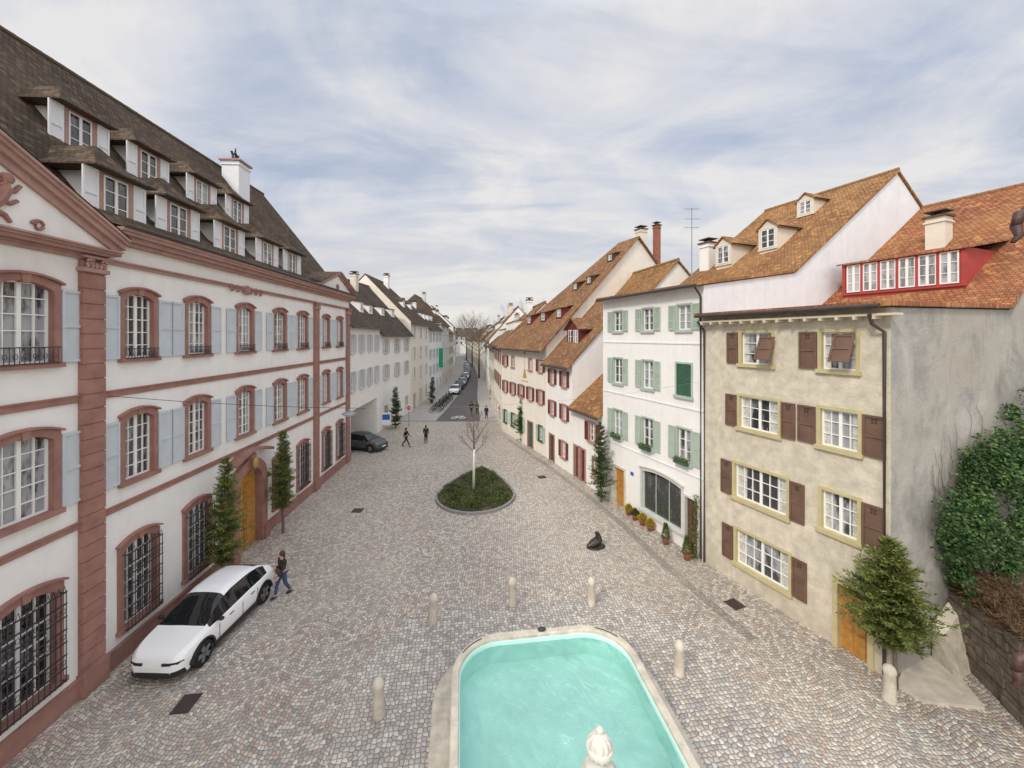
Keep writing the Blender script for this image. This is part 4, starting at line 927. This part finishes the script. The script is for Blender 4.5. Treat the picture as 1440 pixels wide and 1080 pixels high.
A_=P.world(P.t(313,.8),.8,0); fir('christmas_fir_tree','fir tree against the palace front behind the white car',A_,5.3,1.05,6,'firy',1.35,lean=(.1,0),z0=.2,sz=1.15)
A_=P.world(P.t(398,.9),.9,0); fir('christmas_fir_tree','slim fir tree against the palace front right of the oak door',A_,5.3,.95,7,'firy',1.3,z0=.26,sz=1.2)
fir('christmas_fir_tree','fir tree by the corner of the white house and the maroon doors',G(845,706),4.9,1.0,8,'fir',1.2,z0=.1,sz=1.2)
fir('christmas_fir_tree','fir tree in front of the cream tavern house',G(735,622),4.5,.95,9,'fir',.95,z0=.1,sz=1.7)
fir('christmas_fir_tree','fir tree beside the carriage passage on the left',G(556,602),4.5,.95,10,'fir',.95,z0=.1,sz=1.7)
fir('christmas_fir_tree','small far fir tree on the right pavement',G(693,566),4.0,.8,12,'fir',.7,z0=.1,sz=2.2)
fir('christmas_fir_tree','small far fir tree on the left pavement behind the bicycles',G(608,568),4.0,.8,13,'fir',.7,z0=.1,sz=2.2)
# ivy on the grey side wall
b=MB()
def iv(w): return interp([(2.0,4.6),(2.6,5.4),(3.4,6.0),(4.6,6.9),(6.0,7.5),(8,8.1),(10,8.5)],w)
clumps=[(R.uniform(2.2,9.8),R.random()**.75,R.uniform(.2,.85)) for _ in range(95)]
for _ in range(32000):
    cw,ct,cr=R.choice(clumps); a=R.random()*6.283; q=cr*math.sqrt(R.random())
    w=cw+q*math.cos(a)
    if w<1.7: continue
    lo=2.3; z=lo+(iv(cw)-lo)*ct+q*math.sin(a)
    if z<2.1 or z>iv(w)+.45: continue
    if w<2.4 and (z<3.2): continue
    out=.06+.95*cr*math.sqrt(max(0,1-(q/cr)**2))+.25*R.random()*(1-ct)
    p=Q.world(-out,-w,z); d=(Q.d*-.3+Vector((R.gauss(0,.7),R.gauss(0,.7),R.uniform(-1,.4)))).normalized(); wv=d.cross(-Q.d+Vector((R.gauss(0,.7),R.gauss(0,.7),R.gauss(0,.7)))).normalized()*R.uniform(.025,.05)
    b.leaf(p,d,wv,R.uniform(.07,.14))
o=b.build('ivy_plant',M['ivy'],fix=False); tag(o,'thick green ivy covering the grey side wall of the beige house','ivy')
t=thing('bare_climber','thin bare climbing stems spreading over the grey side wall','climbing plant',(0,0,0))
for q in range(9):
    w=R.uniform(2.2,5.5); z=iv(w)-.4; pts=[]; b=MB()
    for k in range(9): pts.append(Q.world(-.035,-w,z)); w+=R.uniform(-.16,.14); z+=R.uniform(.1,.28)
    b.tube(pts,[.014*(1-k*.09) for k in range(9)],4); b.build('stem',M['bark'],t)
# raised yard at the right
rw0=Q.world(-.02,-3.3,0); rw1=Vector((13.45,10.0,0)); rw2=Vector((14.6,5.5,0))
b=MB()
def stonewall(b,p,q,h0,h1,th=.4):
    d=(q-p).normalized(); n=Vector((d.y,-d.x,0))
    n=n if n.x>0 else -n
    L=(q-p).length; nz=8
    for j in range(nz):
        s0=0
        while s0<L-.1:
            s1=min(L,s0+R.uniform(.25,.6)); hh=h0+(h1-h0)*s0/L; z0=hh*j/nz; z1=hh*(j+1)/nz; o=R.uniform(-.06,.04)
            a=p+d*(s0+.012)+n*o; c=p+d*(s1-.012)+n*o; e=n*th; j1=R.uniform(0,.03)
            b.add([a+Vector((0,0,z0+.01)),c+Vector((0,0,z0+.01)),c+e+Vector((0,0,z0+.01)),a+e+Vector((0,0,z0+.01)),a+Vector((0,0,z1-.01-j1)),c+Vector((0,0,z1-.01)),c+e+Vector((0,0,z1-.01)),a+e+Vector((0,0,z1-.01))],[(0,3,2,1),(4,5,6,7),(0,1,5,4),(1,2,6,5),(2,3,7,6),(3,0,4,7)]); s0=s1
stonewall(b,rw0,rw1,2.0,2.3); stonewall(b,rw1,rw2,2.3,2.6)
tag(b.build('retaining_wall',M['stoned']),'dark rubble retaining wall at the right below the ivy','wall')
b=MB(); b.prism([(rw0.x+.2,rw0.y-.1),(rw1.x+.15,rw1.y),(rw2.x+.15,rw2.y),(30,5.5),(30,24),(rw0.x+4.8,rw0.y+2.0)],-.1,2.0,'z'); tag(b.build('raised_yard_ground',M['soil']),kind='structure')
b=MB()
for _ in range(8000):
    s=R.random(); p=rw0.lerp(rw1,s)+Vector((.1+R.random()*1.8,R.uniform(-.3,.8),2.0+.35*R.random()+.35*abs(math.sin(s*9))*R.random())); d=Vector((R.gauss(0,1)-.4,R.gauss(0,1),R.uniform(-.8,1.3))).normalized(); b.leaf(p,d,d.cross(Vector((R.gauss(0,1),0,1))).normalized()*.012,.26)
tag(b.build('dry_bush',M['dry'],fix=False),'brown dry bush growing on top of the dark retaining wall','bush')
b=MB(); pts=[G(1262,968),G(1300,990),G(1385,999),G(1350,955),G(1325,925),G(1275,925)]
b.prism([(p.x,p.y) for p in pts],-.02,.1,'z'); tag(b.build('stone_ramp',M['stone']),'pale cracked stone slab on the ground between the fir tree and retaining wall','stone slab')
b=MB(); q0=Q.world(-.05,-2.2,0); q1=Q.world(-.05,-3.2,0)
vs=[q0,q1,q1+Vector((-.1,-.8,0)),q0+Vector((-.1,-.8,0))]; tp=[v+Vector((0,0,z)) for v,z in zip([q0,q1,q1+Vector((0,-.35,0)),q0+Vector((0,-.35,0))],(1.2,1.65,1.5,1.05))]
b.add(vs+tp,[(0,1,2,3),(4,5,6,7),(0,1,5,4),(1,2,6,5),(2,3,7,6),(3,0,4,7)]); tag(b.build('stone_buttress',M['stone']),'stubby cream stone buttress at the foot of the grey wall','buttress')
b=MB(); b.box(4.15,4.6,2.2,3.0,0,13); tag(b.build('stone_pier',M['sand']),'red sandstone pier carrying the rusty iron brackets just past the right edge','pier')
def bracket(z,lab):
    t=thing('iron_bracket',lab,'bracket',(4.15,2.6,z)); b=MB()
    b.tube([(0,0,0),(-.6,0,.02),(-.76,0,.03),(-.84,0,.0),(-.86,0,-.08)],[.022,.024,.026,.03,.026],8)
    b.tube([(-.86,0,-.07),(-.84,0,-.14),(-.88,0,-.18)],[.03,.022,.014],8); b.ell((-.78,0,.03),(.035,.035,.035))
    b.build('arm',M['rust'],t,smooth=True); b=MB(); b.box(-.03,-.001,-.12,.12,-.2,.2); b.build('plate',M['rust'],t)
bracket(11.2,'upper rusty iron bracket at the top right edge'); bracket(8.3,'lower rusty iron bracket at the bottom right edge')
# ================================================================ cars
def car(name,label,loc,rot,cm,N=64,group=None,sc=1.0,suv=0.0):
    t=thing(name,label,'car',loc,rot,group); t.scale=(sc,sc,sc)
    ztop=[(-2.3,.74),(-2.27,.95),(-2.15,1.10),(-1.95,1.22),(-1.35,1.50+suv),(-.7,1.60+suv),(-.1,1.61+suv),(.25,1.55+suv),(.75,1.34+suv*.5),(1.28,1.07),(1.75,.98),(2.08,.88),(2.24,.76),(2.3,.58)]
    zsh=[(-2.3,.70),(-2.24,.92),(-1.9,1.0),(-.8,1.0),(.4,.97),(1.28,.96),(1.75,.89),(2.1,.78),(2.24,.68),(2.3,.54)]
    hwp=[(-2.3,.74),(-2.24,.82),(-1.9,.90),(-1.2,.94),(1.0,.945),(1.7,.915),(2.05,.84),(2.22,.72),(2.3,.58)]
    xs=[-2.3*math.cos(math.pi*i/(N-1))*.35-2.3*(1-2*i/(N-1))*.65 for i in range(N)]; sec=[]
    for x in xs:
        hw=hermite(hwp,x); zt=hermite(ztop,x); zs=min(hermite(zsh,x),zt-.03); g_=zt-zs; zl=.24+.12*max(0,abs(x)-1.95)
        for xw in (-1.48,1.48):
            d=abs(x-xw)
            if d<.42: zl=max(zl,.36+math.sqrt(.42**2-d*d))
        zm=max(zl+.03,.60); k=min(1,g_/.45)
        sec.append([(hw-.06*(zl<.3),zl),(hw,zm),(hw-.012,max(zs-.10,zm+.015)),(hw-.045,max(zs-.02,zm+.03)),(hw-.08,max(zs,zm+.04)),(hw-.12-.17*k,zs+g_*.80+.015*(1-k)),(hw-.2-.19*k,zs+g_*.93),(hw*.38,zt-.01),(0,zt)])
    J=9; body=MB(); gl={'windshield':MB(),'rear_window':MB(),'side_window_l':MB(),'side_window_r':MB()}
    def pt(i,j,s): return (xs[i],s*sec[i][j][0],sec[i][j][1])
    for s in (1,-1):
        for i in range(N-1):
            xm=(xs[i]+xs[i+1])/2; g_=min(sec[i][8][1]-sec[i][4][1],sec[i+1][8][1]-sec[i+1][4][1])
            for j in range(J-1):
                q=[pt(i,j,s),pt(i+1,j,s),pt(i+1,j+1,s),pt(i,j+1,s)]; tgt=body
                if j==4 and g_>.13 and -1.75<xm<1.2: tgt=gl['side_window_l' if s>0 else 'side_window_r']
                elif j>=5 and .3<xm<1.27: tgt=gl['windshield']
                elif j>=6 and -2.05<xm<-1.4: tgt=gl['rear_window']
                tgt.add(q,[(0,1,2,3)])
    for i in (0,N-1):
        body.add([pt(i,j,1) for j in range(J)]+[pt(i,j,-1) for j in range(J-1,-1,-1)],[list(range(2*J))])
    def weld(bo,ang):
        bm=bmesh.new(); bm.from_mesh(bo.data); bmesh.ops.remove_doubles(bm,verts=bm.verts,dist=.0005); bmesh.ops.recalc_face_normals(bm,faces=bm.faces); bm.to_mesh(bo.data); bm.free()
        for p in bo.data.polygons: p.use_smooth=True
        try: bo.data.set_sharp_from_angle(angle=rad(ang))
        except Exception: pass
    weld(body.build('body',cm,t,fix=False),32)
    for k,v in gl.items():
        if v.f: weld(v.build('side_window' if k.startswith('side') else k,M['cglass'],t,fix=False),50)
    b=MB(); b.box(-2.1,2.05,-.74,.74,.2,.5); b.box(-1.1,1.1,-.9,.9,.2,.34); b.build('underbody',M['trim'],t)
    b=MB(); b.prism([(2.31,-.5),(2.26,-.66),(2.1,-.8),(2.0,-.8),(2.0,.8),(2.1,.8),(2.26,.66),(2.31,.5)],.25,.40,'z'); b.build('grille',M['trim'],t)
    for s in (-1,1):
        b=MB(); b.prism([(2.318,s*.30),(2.30,s*.56),(2.225,s*.715),(2.10,s*.815),(2.05,s*.8),(2.2,s*.55),(2.2,s*.30)],.60,.665,'z'); b.build('headlight',M['trim'],t)
        b=MB(); b.box(-2.305,-2.2,min(s*.3,s*.72),max(s*.3,s*.72),.82,.88); b.build('tail_light',M['lampr'],t)
        b=MB(); b.ell((.88,s*1.02,1.05),(.08,.1,.065),10,6); b.tube([(.9,s*.86,1.0),(.89,s*1.0,1.04)],.03,5); b.build('mirror',M['trim'] if cm is M['cars_white'] else cm,t,smooth=True)
        for xh in (-.78,.3): b=MB(); b.box(xh-.1,xh+.1,min(s*.935,s*.955),max(s*.935,s*.955),.82,.845); b.build('door_handle',M['trim'],t)
        b=MB()
        for xl in (-1.05,-.25,.85): b.box(xl-.006,xl+.006,min(s*.938,s*.950),max(s*.938,s*.950),.38,.86)
        b.box(-1.05,1.05,min(s*.92,s*.955),max(s*.92,s*.955),.25,.38); b.build('side_trim',M['trim'],t)
        for xw in (-1.48,1.48):
            b=MB(); arc=[(xw+.47*math.cos(math.pi*k/14),.36+.47*math.sin(math.pi*k/14)) for k in range(15)]+[(xw+.41*math.cos(math.pi*k/14),.36+.41*math.sin(math.pi*k/14)) for k in range(14,-1,-1)]
            b.prism(arc,s*.84,s*.957,'y'); b.build('wheel_arch',M['trim'],t)
    b=MB(); b.box(2.309,2.322,-.26,.26,.43,.54) ; b.build('number_plate',M['whitep'],t)
    for xw in (-1.48,1.48):
        for s in (-1,1):
            w=MB(); prof=[(.25,-.1),(.33,-.11),(.365,-.07),(.365,.07),(.33,.11),(.25,.1)]; n=28; vs=[];fs=[]
            for r_,y in prof:
                for k in range(n): a=2*math.pi*k/n; vs.append((r_*math.cos(a),y,r_*math.sin(a)))
            for i in range(5):
                for k in range(n): fs.append([i*n+k,i*n+(k+1)%n,(i+1)*n+(k+1)%n,(i+1)*n+k])
            w.add(vs,fs); o=w.build('wheel',M['rubber'],t,loc=(xw,s*.85,.365),smooth=True)
            r_=MB(); y0=s*.07; y1=s*.095
            r_.prism([(.255*math.cos(a*math.pi/12),.255*math.sin(a*math.pi/12)) for a in range(24)],-.05,s*.05,'y')
            r_.build('rim',M['trim'],o)
            r_=MB()
            for k in range(5):
                a=2*math.pi*k/5; d=Vector((math.cos(a),0,math.sin(a))); e=Vector((-math.sin(a),0,math.cos(a)))*.05
                p0=d*.02;p1=d*.25
                r_.add([p0+e+Vector((0,y0,0)),p1+e*1.5+Vector((0,y0,0)),p1-e*1.5+Vector((0,y0,0)),p0-e+Vector((0,y0,0)),p0+e+Vector((0,y1,0)),p1+e*1.5+Vector((0,y1,0)),p1-e*1.5+Vector((0,y1,0)),p0-e+Vector((0,y1,0))],[(0,1,2,3),(4,5,6,7),(0,1,5,4),(1,2,6,5),(2,3,7,6),(3,0,4,7)])
            r_.build('spokes',M['alloy'],o)
    return t
car('parked_car','white electric hatchback with black windows parked beside the palace',(-10.66,14.15,.004),rad(-91.5),M['cars_white'],120)
car('parked_car','dark grey car nosing out of the carriage passage',G(512,638)+Vector((-.6,1.6,0)),rad(-20),M['cars_grey'],64,sc=.97)
pal=['cars_white','cars_black','cars_silver','cars_grey','cars_white','cars_blue','cars_black','cars_silver','cars_grey','cars_white','cars_black','cars_silver']
names=['white','black','silver','grey','white','blue','black','silver','grey','white','black','silver']
proto={}
for i in range(12):
    y=73+i*6.2; x=lx(y)+3.9; dx=(lx(y+3)-lx(y-3))/6; rot=math.atan2(1,dx)+math.pi
    lb='%s car parked along the left kerb, %s from the bicycles'%(names[i],['first','second','third','fourth','fifth','sixth','seventh','eighth','ninth','tenth','eleventh','twelfth'][i])
    k=pal[i]
    if k in proto: o=dup(proto[k],(x,y,.11),rot,lb)
    else: proto[k]=car('parked_car',lb,(x,y,.11),rot,M[k],40,group='cars parked along the left kerb')
# ================================================================ bicycles
def bike(label,loc,rot):
    t=thing('bicycle',label,'bicycle',loc,rot,'bicycles parked on the left pavement')
    for x in (-.52,.52):
        b=MB(); n=18; b.tube([(x+.33*math.cos(2*math.pi*k/n),0,.34+.33*math.sin(2*math.pi*k/n)) for k in range(n+1)],.028,4)
        for k in range(6): a=math.pi*k/6; b.tube([(x-.32*math.cos(a),0,.34-.32*math.sin(a)),(x+.32*math.cos(a),0,.34+.32*math.sin(a))],.004,3)
        b.build('wheel',M['rubber'],t)
    b=MB(); 
    for p in (((-.52,0,.34),(-.12,0,.3),(.38,0,.78),(-.2,0,.8),(-.12,0,.3)),((-.52,0,.34),(-.2,0,.8)),((.52,0,.34),(.36,0,.95)),((-.2,0,.8),(-.23,0,.95))): b.tube(p,.026,5)
    b.build('frame',M['trim'],t)
    b=MB(); b.tube([(.3,-.27,1.0),(.38,0,.97),(.3,.27,1.0)],.02,5); b.build('handlebar',M['trim'],t)
    b=MB(); b.ell((-.24,0,.98),(.14,.08,.045)); b.build('saddle',M['trim'],t)
    b=MB(); b.box(.42,.72,-.18,.18,.78,1.0); b.build('basket',M['trim'],t); return t
b0=None; ords=['nearest','second','third','fourth','fifth','sixth','seventh','eighth','ninth','tenth','eleventh','twelfth','thirteenth','farthest']
for i in range(14):
    y=54.5+i*.95; x=-10.5+.15*math.sin(i*2); lb='%s dark bicycle in the row parked on the left pavement'%ords[i]
    b0=(bike(lb,(x,y,.11),rad(20)) if b0 is None else (dup(b0,(x,y,.11),rad(20+R.uniform(-10,10)),lb),b0)[1])
# ================================================================ people
def skin(name,verts,edges,m,parent,sub=2):
    me=bpy.data.meshes.new(name); me.from_pydata([v[0] for v in verts],edges,[]); me.materials.append(m)
    o=bpy.data.objects.new(name,me); C.objects.link(o)
    if parent: o.parent=parent
    md=o.modifiers.new('Skin','SKIN')
    sv=me.skin_vertices[0].data
    for i,v in enumerate(verts):
        r=v[1]; sv[i].radius=(r,r) if not hasattr(r,'__len__') else r
        sv[i].use_root=(i==0)
    md.use_smooth_shade=True
    s=o.modifiers.new('Sub','SUBSURF'); s.levels=sub; s.render_levels=sub
    return o
def person(label,loc,rot,h,top,bot,stride=.28,long=False,bag=None,phase=1,armswing=.18,hairm='hair',group=None):
    t=thing('person',label,'person',loc,rot,group); k=h/1.75; t.scale=(k,k,k); f=phase
    V=[((0,0,.95),(.13,.10)),((0,0,1.15),(.12,.09)),((0,.01,1.34),(.15,.10)),((0,.01,1.47),(.05,.05)),((0,.02,1.54),(.05,.055)),((0,.03,1.62),(.075,.09)),((0,.025,1.70),(.065,.08))]
    E=[(i,i+1) for i in range(6)]
    def add(p,r,par): V.append((p,r)); E.append((par,len(V)-1)); return len(V)-1
    add((0,.125,1.605),.014,5)
    J={}
    for s in (-1,1):
        sw=s*f
        a=add((s*.17,.0,1.42),.055,2); el=(s*.23,-sw*armswing*.6,1.15); wr=(s*.24,-sw*armswing+.12,.93) if not (bag and s==1) else (s*.2,.16,1.08)
        e=add(el,.042,a); w=add(wr,.028,e); d=(Vector(wr)-Vector(el)).normalized(); hp=Vector(wr)+d*.06; hd=add(tuple(hp),(.035,.018),w)
        for q in range(4):
            b1=hp+Vector((0,(q-1.5)*.018,0))+d*.035; m1=add(tuple(b1),.009,hd); m2=add(tuple(b1+d*(.028+.004*(q in(1,2)))+Vector((-s*.01,0,0))),.008,m1)
        th=add(tuple(hp+Vector((-s*.02,.035,0))),.010,hd)
        hpj=(s*.09,0,.9); hip=add(hpj,.085,0); kn=(s*.09,sw*stride*.55+.04,.5); kk=add(kn,.055,hip); ak=(s*.09,sw*stride*1.15-(.05 if sw<0 else 0),.09 if sw>0 else .13); aa=add(ak,.036,kk); toe=add((s*.1,ak[1]+.14,.035 if sw>0 else .04),.03,aa)
        J[s]=(el,wr,hpj,kn,ak)
    skin('body',V,E,M['skin'],t)
    V=[((0,0,.98),(.16,.125)),((0,0,1.15),(.15,.115)),((0,.01,1.34),(.175,.125)),((0,.01,1.45),(.085,.08))]; E=[(0,1),(1,2),(2,3)]
    for s in (-1,1):
        el,wr=J[s][0],J[s][1]; n=len(V); V+=[((s*.185,0,1.41),.07),(el,.06),(tuple(Vector(el).lerp(Vector(wr),.93)),.045)]; E+=[(2,n),(n,n+1),(n+1,n+2)]
    if long: n=len(V); V+=[((0,0,.75),(.19,.15)),((0,-.02,.55),(.2,.17))]; E+=[(0,n),(n,n+1)]
    skin('coat' if long else 'jacket',V,E,top,t)
    V=[((0,0,.97),(.145,.115))]; E=[]
    for s in (-1,1):
        n=len(V); hp,kn,ak=J[s][2:]; V+=[(hp,.1),(kn,.072),(tuple(Vector(kn).lerp(Vector(ak),.93)),.055)]; E+=[(0,n),(n,n+1),(n+1,n+2)]
    skin('trousers',V,E,bot,t)
    for s in (-1,1):
        ak=J[s][4]; b=MB(); b.ell((s*.095,ak[1]+.06,ak[2]-.045),(.05,.14,.055),10,6); b.build('shoe',M['shoe'],t,smooth=True)
    b=MB(); b.ell((0,.005,1.66),(.098,.112,.115),12,8); b.ell((0,-.045,1.58),(.088,.07,.13),10,6); b.build('hair',M[hairm],t,smooth=True)
    if bag:
        b=MB(); b.ell((.0,.17,1.05),(.16,.08,.11),10,6); b.tube([(-.1,.14,1.1),(-.12,.1,1.3),(.0,-.02,1.47)],.012,4); b.build('shoulder_bag',M['woodd'],t,smooth=True)
    return t
person('person in dark brown jacket and blue jeans walking beside the white car',G(397,838),rad(150),1.8,M['coatb'],M['jeans'],bag=True,stride=.2)
person('person in black striding right across the square on the left',G(571,628),rad(-100),1.78,M['coat'],M['trou'],stride=.34)
person('person in long black coat walking toward the passage, right of another walker',G(599,623),rad(10),1.74,M['coat'],M['trou'],long=True,stride=.18)
person('person in dark jacket, left one of the couple at the road start',G(663,583),rad(-5),1.8,M['coat'],M['trou'],phase=-1)
person('person in dark jacket, right one of the couple at the road start',G(671,583),rad(-5),1.72,M['coatb'],M['trou'])
person('person in black walking alone beside the right kerb',G(684,590),rad(175),1.76,M['coat'],M['jeans'],long=True)
t=thing('bronze_sculpture','dark bronze sculpture of a resting animal on the cobbles right of centre','sculpture',G(838,769),rad(20))
skin('body',[((0,0,.22),(.24,.2)),((-.3,0,.16),(.16,.13)),((-.5,.02,.08),(.08,.06)),((.18,0,.36),(.2,.2)),((.12,0,.58),(.13,.14)),((.02,-.03,.72),(.1,.1)),((-.12,-.06,.74),(.05,.05))],[(0,1),(1,2),(0,3),(3,4),(4,5),(5,6)],M['bronze'],t)
b=MB(); b.ell((0,0,.03),(.5,.36,.06),16,6); b.build('base',M['bronze'],t,smooth=True)
# ================================================================ signs, lamp, pots
def noentry(loc,lab):
    t=thing('no_entry_sign',lab,'road sign',loc); b=MB(); b.tube([(0,0,0),(0,0,2.5)],.03,8); b.build('pole',M['zinc'],t)
    b=MB(); b.box(-.32,.32,-.06,-.04,1.88,2.5); p=b.build('panel',M['whitep'],t)
    b=MB(); b.prism([(.25*math.cos(a*math.pi/10),2.19+.25*math.sin(a*math.pi/10)) for a in range(20)],-.07,-.061,'y'); b.build('red_disc',M['signr'],p)
    b=MB(); b.box(-.17,.17,-.078,-.071,2.15,2.23); b.build('white_bar',M['whitep'],p)
noentry(G(575,600),'no entry sign on its pole at the left side of the road start')
noentry(G(703,600),'no entry sign on its pole before the cream tavern house')
t=thing('blue_info_panel','small blue and white information panel on the pavement by the passage','sign',G(541,604)); b=MB(); b.box(-.7,.7,-.05,.05,.5,1.9); b.build('panel',M['whitep'],t); b=MB(); b.box(-.6,.6,-.07,-.051,1.1,1.7); b.build('blue_field',M['signb'],t)
for q in (-.6,.6): b=MB(); b.tube([(q,0,0),(q,0,.5)],.03); b.build('leg',M['zinc'],t)
c0=P.world(P.t(143),.2,8.6); c1=W.world(.3,.0,8.3); sag=[]
for k in range(13): q=k/12; p=c0.lerp(c1,q); p.z-=.75*4*q*(1-q); sag.append(p)
t=thing('hanging_street_lamp','street lamp hanging on a thin cable stretched across the square','street lamp',(0,0,0))
b=MB(); b.tube(sag[:5],.009,4); b.build('cable',M['iron'],t)
b=MB(); b.tube(sag[4:],.004,4); b.build('cable',M['zinc'],t)
lp=c0.lerp(c1,.309); lp.z-=.75*4*.309*.691
b=MB(); b.lathe([(.03,lp.z),(.04,lp.z-.1),(.2,lp.z-.16),(.26,lp.z-.2),(.24,lp.z-.22)],lp.x,lp.y,14); b.build('lamp_shade',M['zinc'],t)
b=MB(); b.lathe([(.16,lp.z-.22),(.14,lp.z-.27),(.02,lp.z-.3)],lp.x,lp.y,12); b.build('bulb_glass',M['lamp'],t)
def pot(px,py,h,r,m,lab,yel=False):
    t=thing('potted_plant',lab,'potted plant',G(px,py)); b=MB(); b.lathe([(.12,0),(.17,.25),(.19,.28),(.17,.3),(.14,.28)],n=14); b.build('pot',M['terra'],t,smooth=True)
    b=MB(); n=900
    for _ in range(n):
        f=R.random(); a=R.random()*6.283; rr2=(r*(1-f) if not yel else r*math.sin(math.pi*min(1,f+.2)))*R.uniform(.6,1)+.02; p=Vector((rr2*math.cos(a),rr2*math.sin(a),.28+f*h)); d=Vector((math.cos(a),math.sin(a),R.uniform(-.2,1))).normalized(); b.leaf(p,d,d.cross(Vector((0,0,1))).normalized()*.02,.09)
    b.build('foliage',M[m],t,fix=False)
pot(936,765,.75,.18,'firy','small conical evergreen in a pot left of the shop door'); pot(966,787,.85,.2,'firy','small conical evergreen in a pot near the downpipe')
for i,(px,py,m,s_) in enumerate(((884,724,'yel','yellow flowering pot nearest the orange door'),(893,731,'gcov','green potted plant second from the orange door'),(903,738,'yel','yellow flowering pot under the left end of the shop window'),(914,746,'yel','yellow flowering pot under the middle of the shop window'))): pot(px,py,.35,.2,m,s_,True)
t=thing('climbing_plant','slim climbing plant growing up the white wall by the shop door','climbing plant',W.world(.35,.12,0)); b=MB()
for _ in range(900): z=R.random()**1.3*3.0; p=Vector((R.gauss(0,.1),R.gauss(0,.06),z)); d=Vector((R.gauss(0,1),R.gauss(0,1),R.gauss(0,1))).normalized(); b.leaf(p,d,d.cross(Vector((0,.3,1))).normalized()*.025,.09)
b.build('foliage',M['firy'],t,fix=False); b=MB(); b.tube([(0,0,0),(.03,0,1.5),(0,0,2.8)],.02,5); b.build('stem',M['bark'],t)
# ================================================================ world, sun, camera
sc=bpy.context.scene
D=Vector((-.55,-.62,.72)).normalized(); el=math.asin(D.z); az=math.atan2(D.x,D.y)
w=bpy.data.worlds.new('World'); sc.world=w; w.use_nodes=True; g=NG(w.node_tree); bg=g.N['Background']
sky=g.N.new('ShaderNodeTexSky'); sky.sky_type='NISHITA'; sky.sun_disc=False; sky.sun_elevation=el; sky.sun_rotation=az
tc=g.N.new('ShaderNodeTexCoord').outputs['Generated']; sx=g.N.new('ShaderNodeSeparateXYZ'); g.put(sx.inputs[0],tc)
zz=g.math('ADD',g.math('MAXIMUM',sx.outputs[2],0.0),.2)
cb=g.N.new('ShaderNodeCombineXYZ'); g.put(cb.inputs[0],g.math('DIVIDE',sx.outputs[0],zz)); g.put(cb.inputs[1],g.math('DIVIDE',sx.outputs[1],zz))
n1=g.noise(g.mapping(cb.outputs[0],(.9,1.0,1),(0,0,rad(35)),(3.1,1.2,0)),1.7,9,.58,.7)
n2=g.noise(g.mapping(cb.outputs[0],(.45,1.3,1),(0,0,rad(-58)),(7.7,2.2,0)),1.5,8,.6,.5)
f=g.math('ADD',g.math('MULTIPLY',n1,.55),g.math('MULTIPLY',n2,.45))
base=g.mix(.85,g.mix(1.0,sky.outputs[0],(.1,.1,.1,1),'MULTIPLY'),(.44,.53,.71,1))
cl=g.mix(g.ramp(f,[(.36,0.0),(.58,1.0)]),base,(.80,.79,.80,1))
cl=g.mix(g.ramp(n2,[(.34,.5),(.5,0.0)]),cl,(.47,.52,.62,1))
hz=g.ramp(sx.outputs[2],[(0.0,1.0),(.32,0.0)])
cl=g.mix(g.math('MULTIPLY',hz,.75),cl,(.88,.83,.75,1))
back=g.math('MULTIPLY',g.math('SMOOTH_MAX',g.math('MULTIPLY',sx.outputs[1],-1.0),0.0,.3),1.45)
gain=g.math('ADD',g.math('ADD',1.0,back),g.ramp(sx.outputs[2],[(.62,0.0),(.85,1.0)]))  # sky out of view, behind and overhead, brightened to light the facades
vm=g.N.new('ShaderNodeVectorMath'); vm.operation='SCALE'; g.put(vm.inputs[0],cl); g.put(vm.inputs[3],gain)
warm=g.N.new('ShaderNodeVectorMath'); warm.operation='MULTIPLY'; g.L.new(vm.outputs[0],warm.inputs[0])
wc=g.mix(g.ramp(g.math('SUBTRACT',0.0,sx.outputs[1]),[(0.0,0.0),(.5,1.0)]),(1,1,1,1),(1.0,.95,.88,1)); g.L.new(wc,warm.inputs[1])
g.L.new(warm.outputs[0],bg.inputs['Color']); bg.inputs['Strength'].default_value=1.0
sl=bpy.data.lights.new('sun','SUN'); sl.energy=2.2; sl.angle=rad(10); sl.color=(1,.92,.80); so=bpy.data.objects.new('sun',sl); C.objects.link(so); so.rotation_euler=D.to_track_quat('Z','Y').to_euler()
cam=bpy.data.cameras.new('camera'); cam.sensor_width=36; cam.lens=36*FP/1440; cam.shift_y=-(540-HY)/1440; cam.clip_start=.05; cam.clip_end=3000
co=bpy.data.objects.new('camera',cam); C.objects.link(co); co.location=(0,0,H); co.rotation_euler=(rad(90),0,0); sc.camera=co
sc.view_settings.view_transform='Standard'; sc.view_settings.look='None'; sc.view_settings.exposure=0
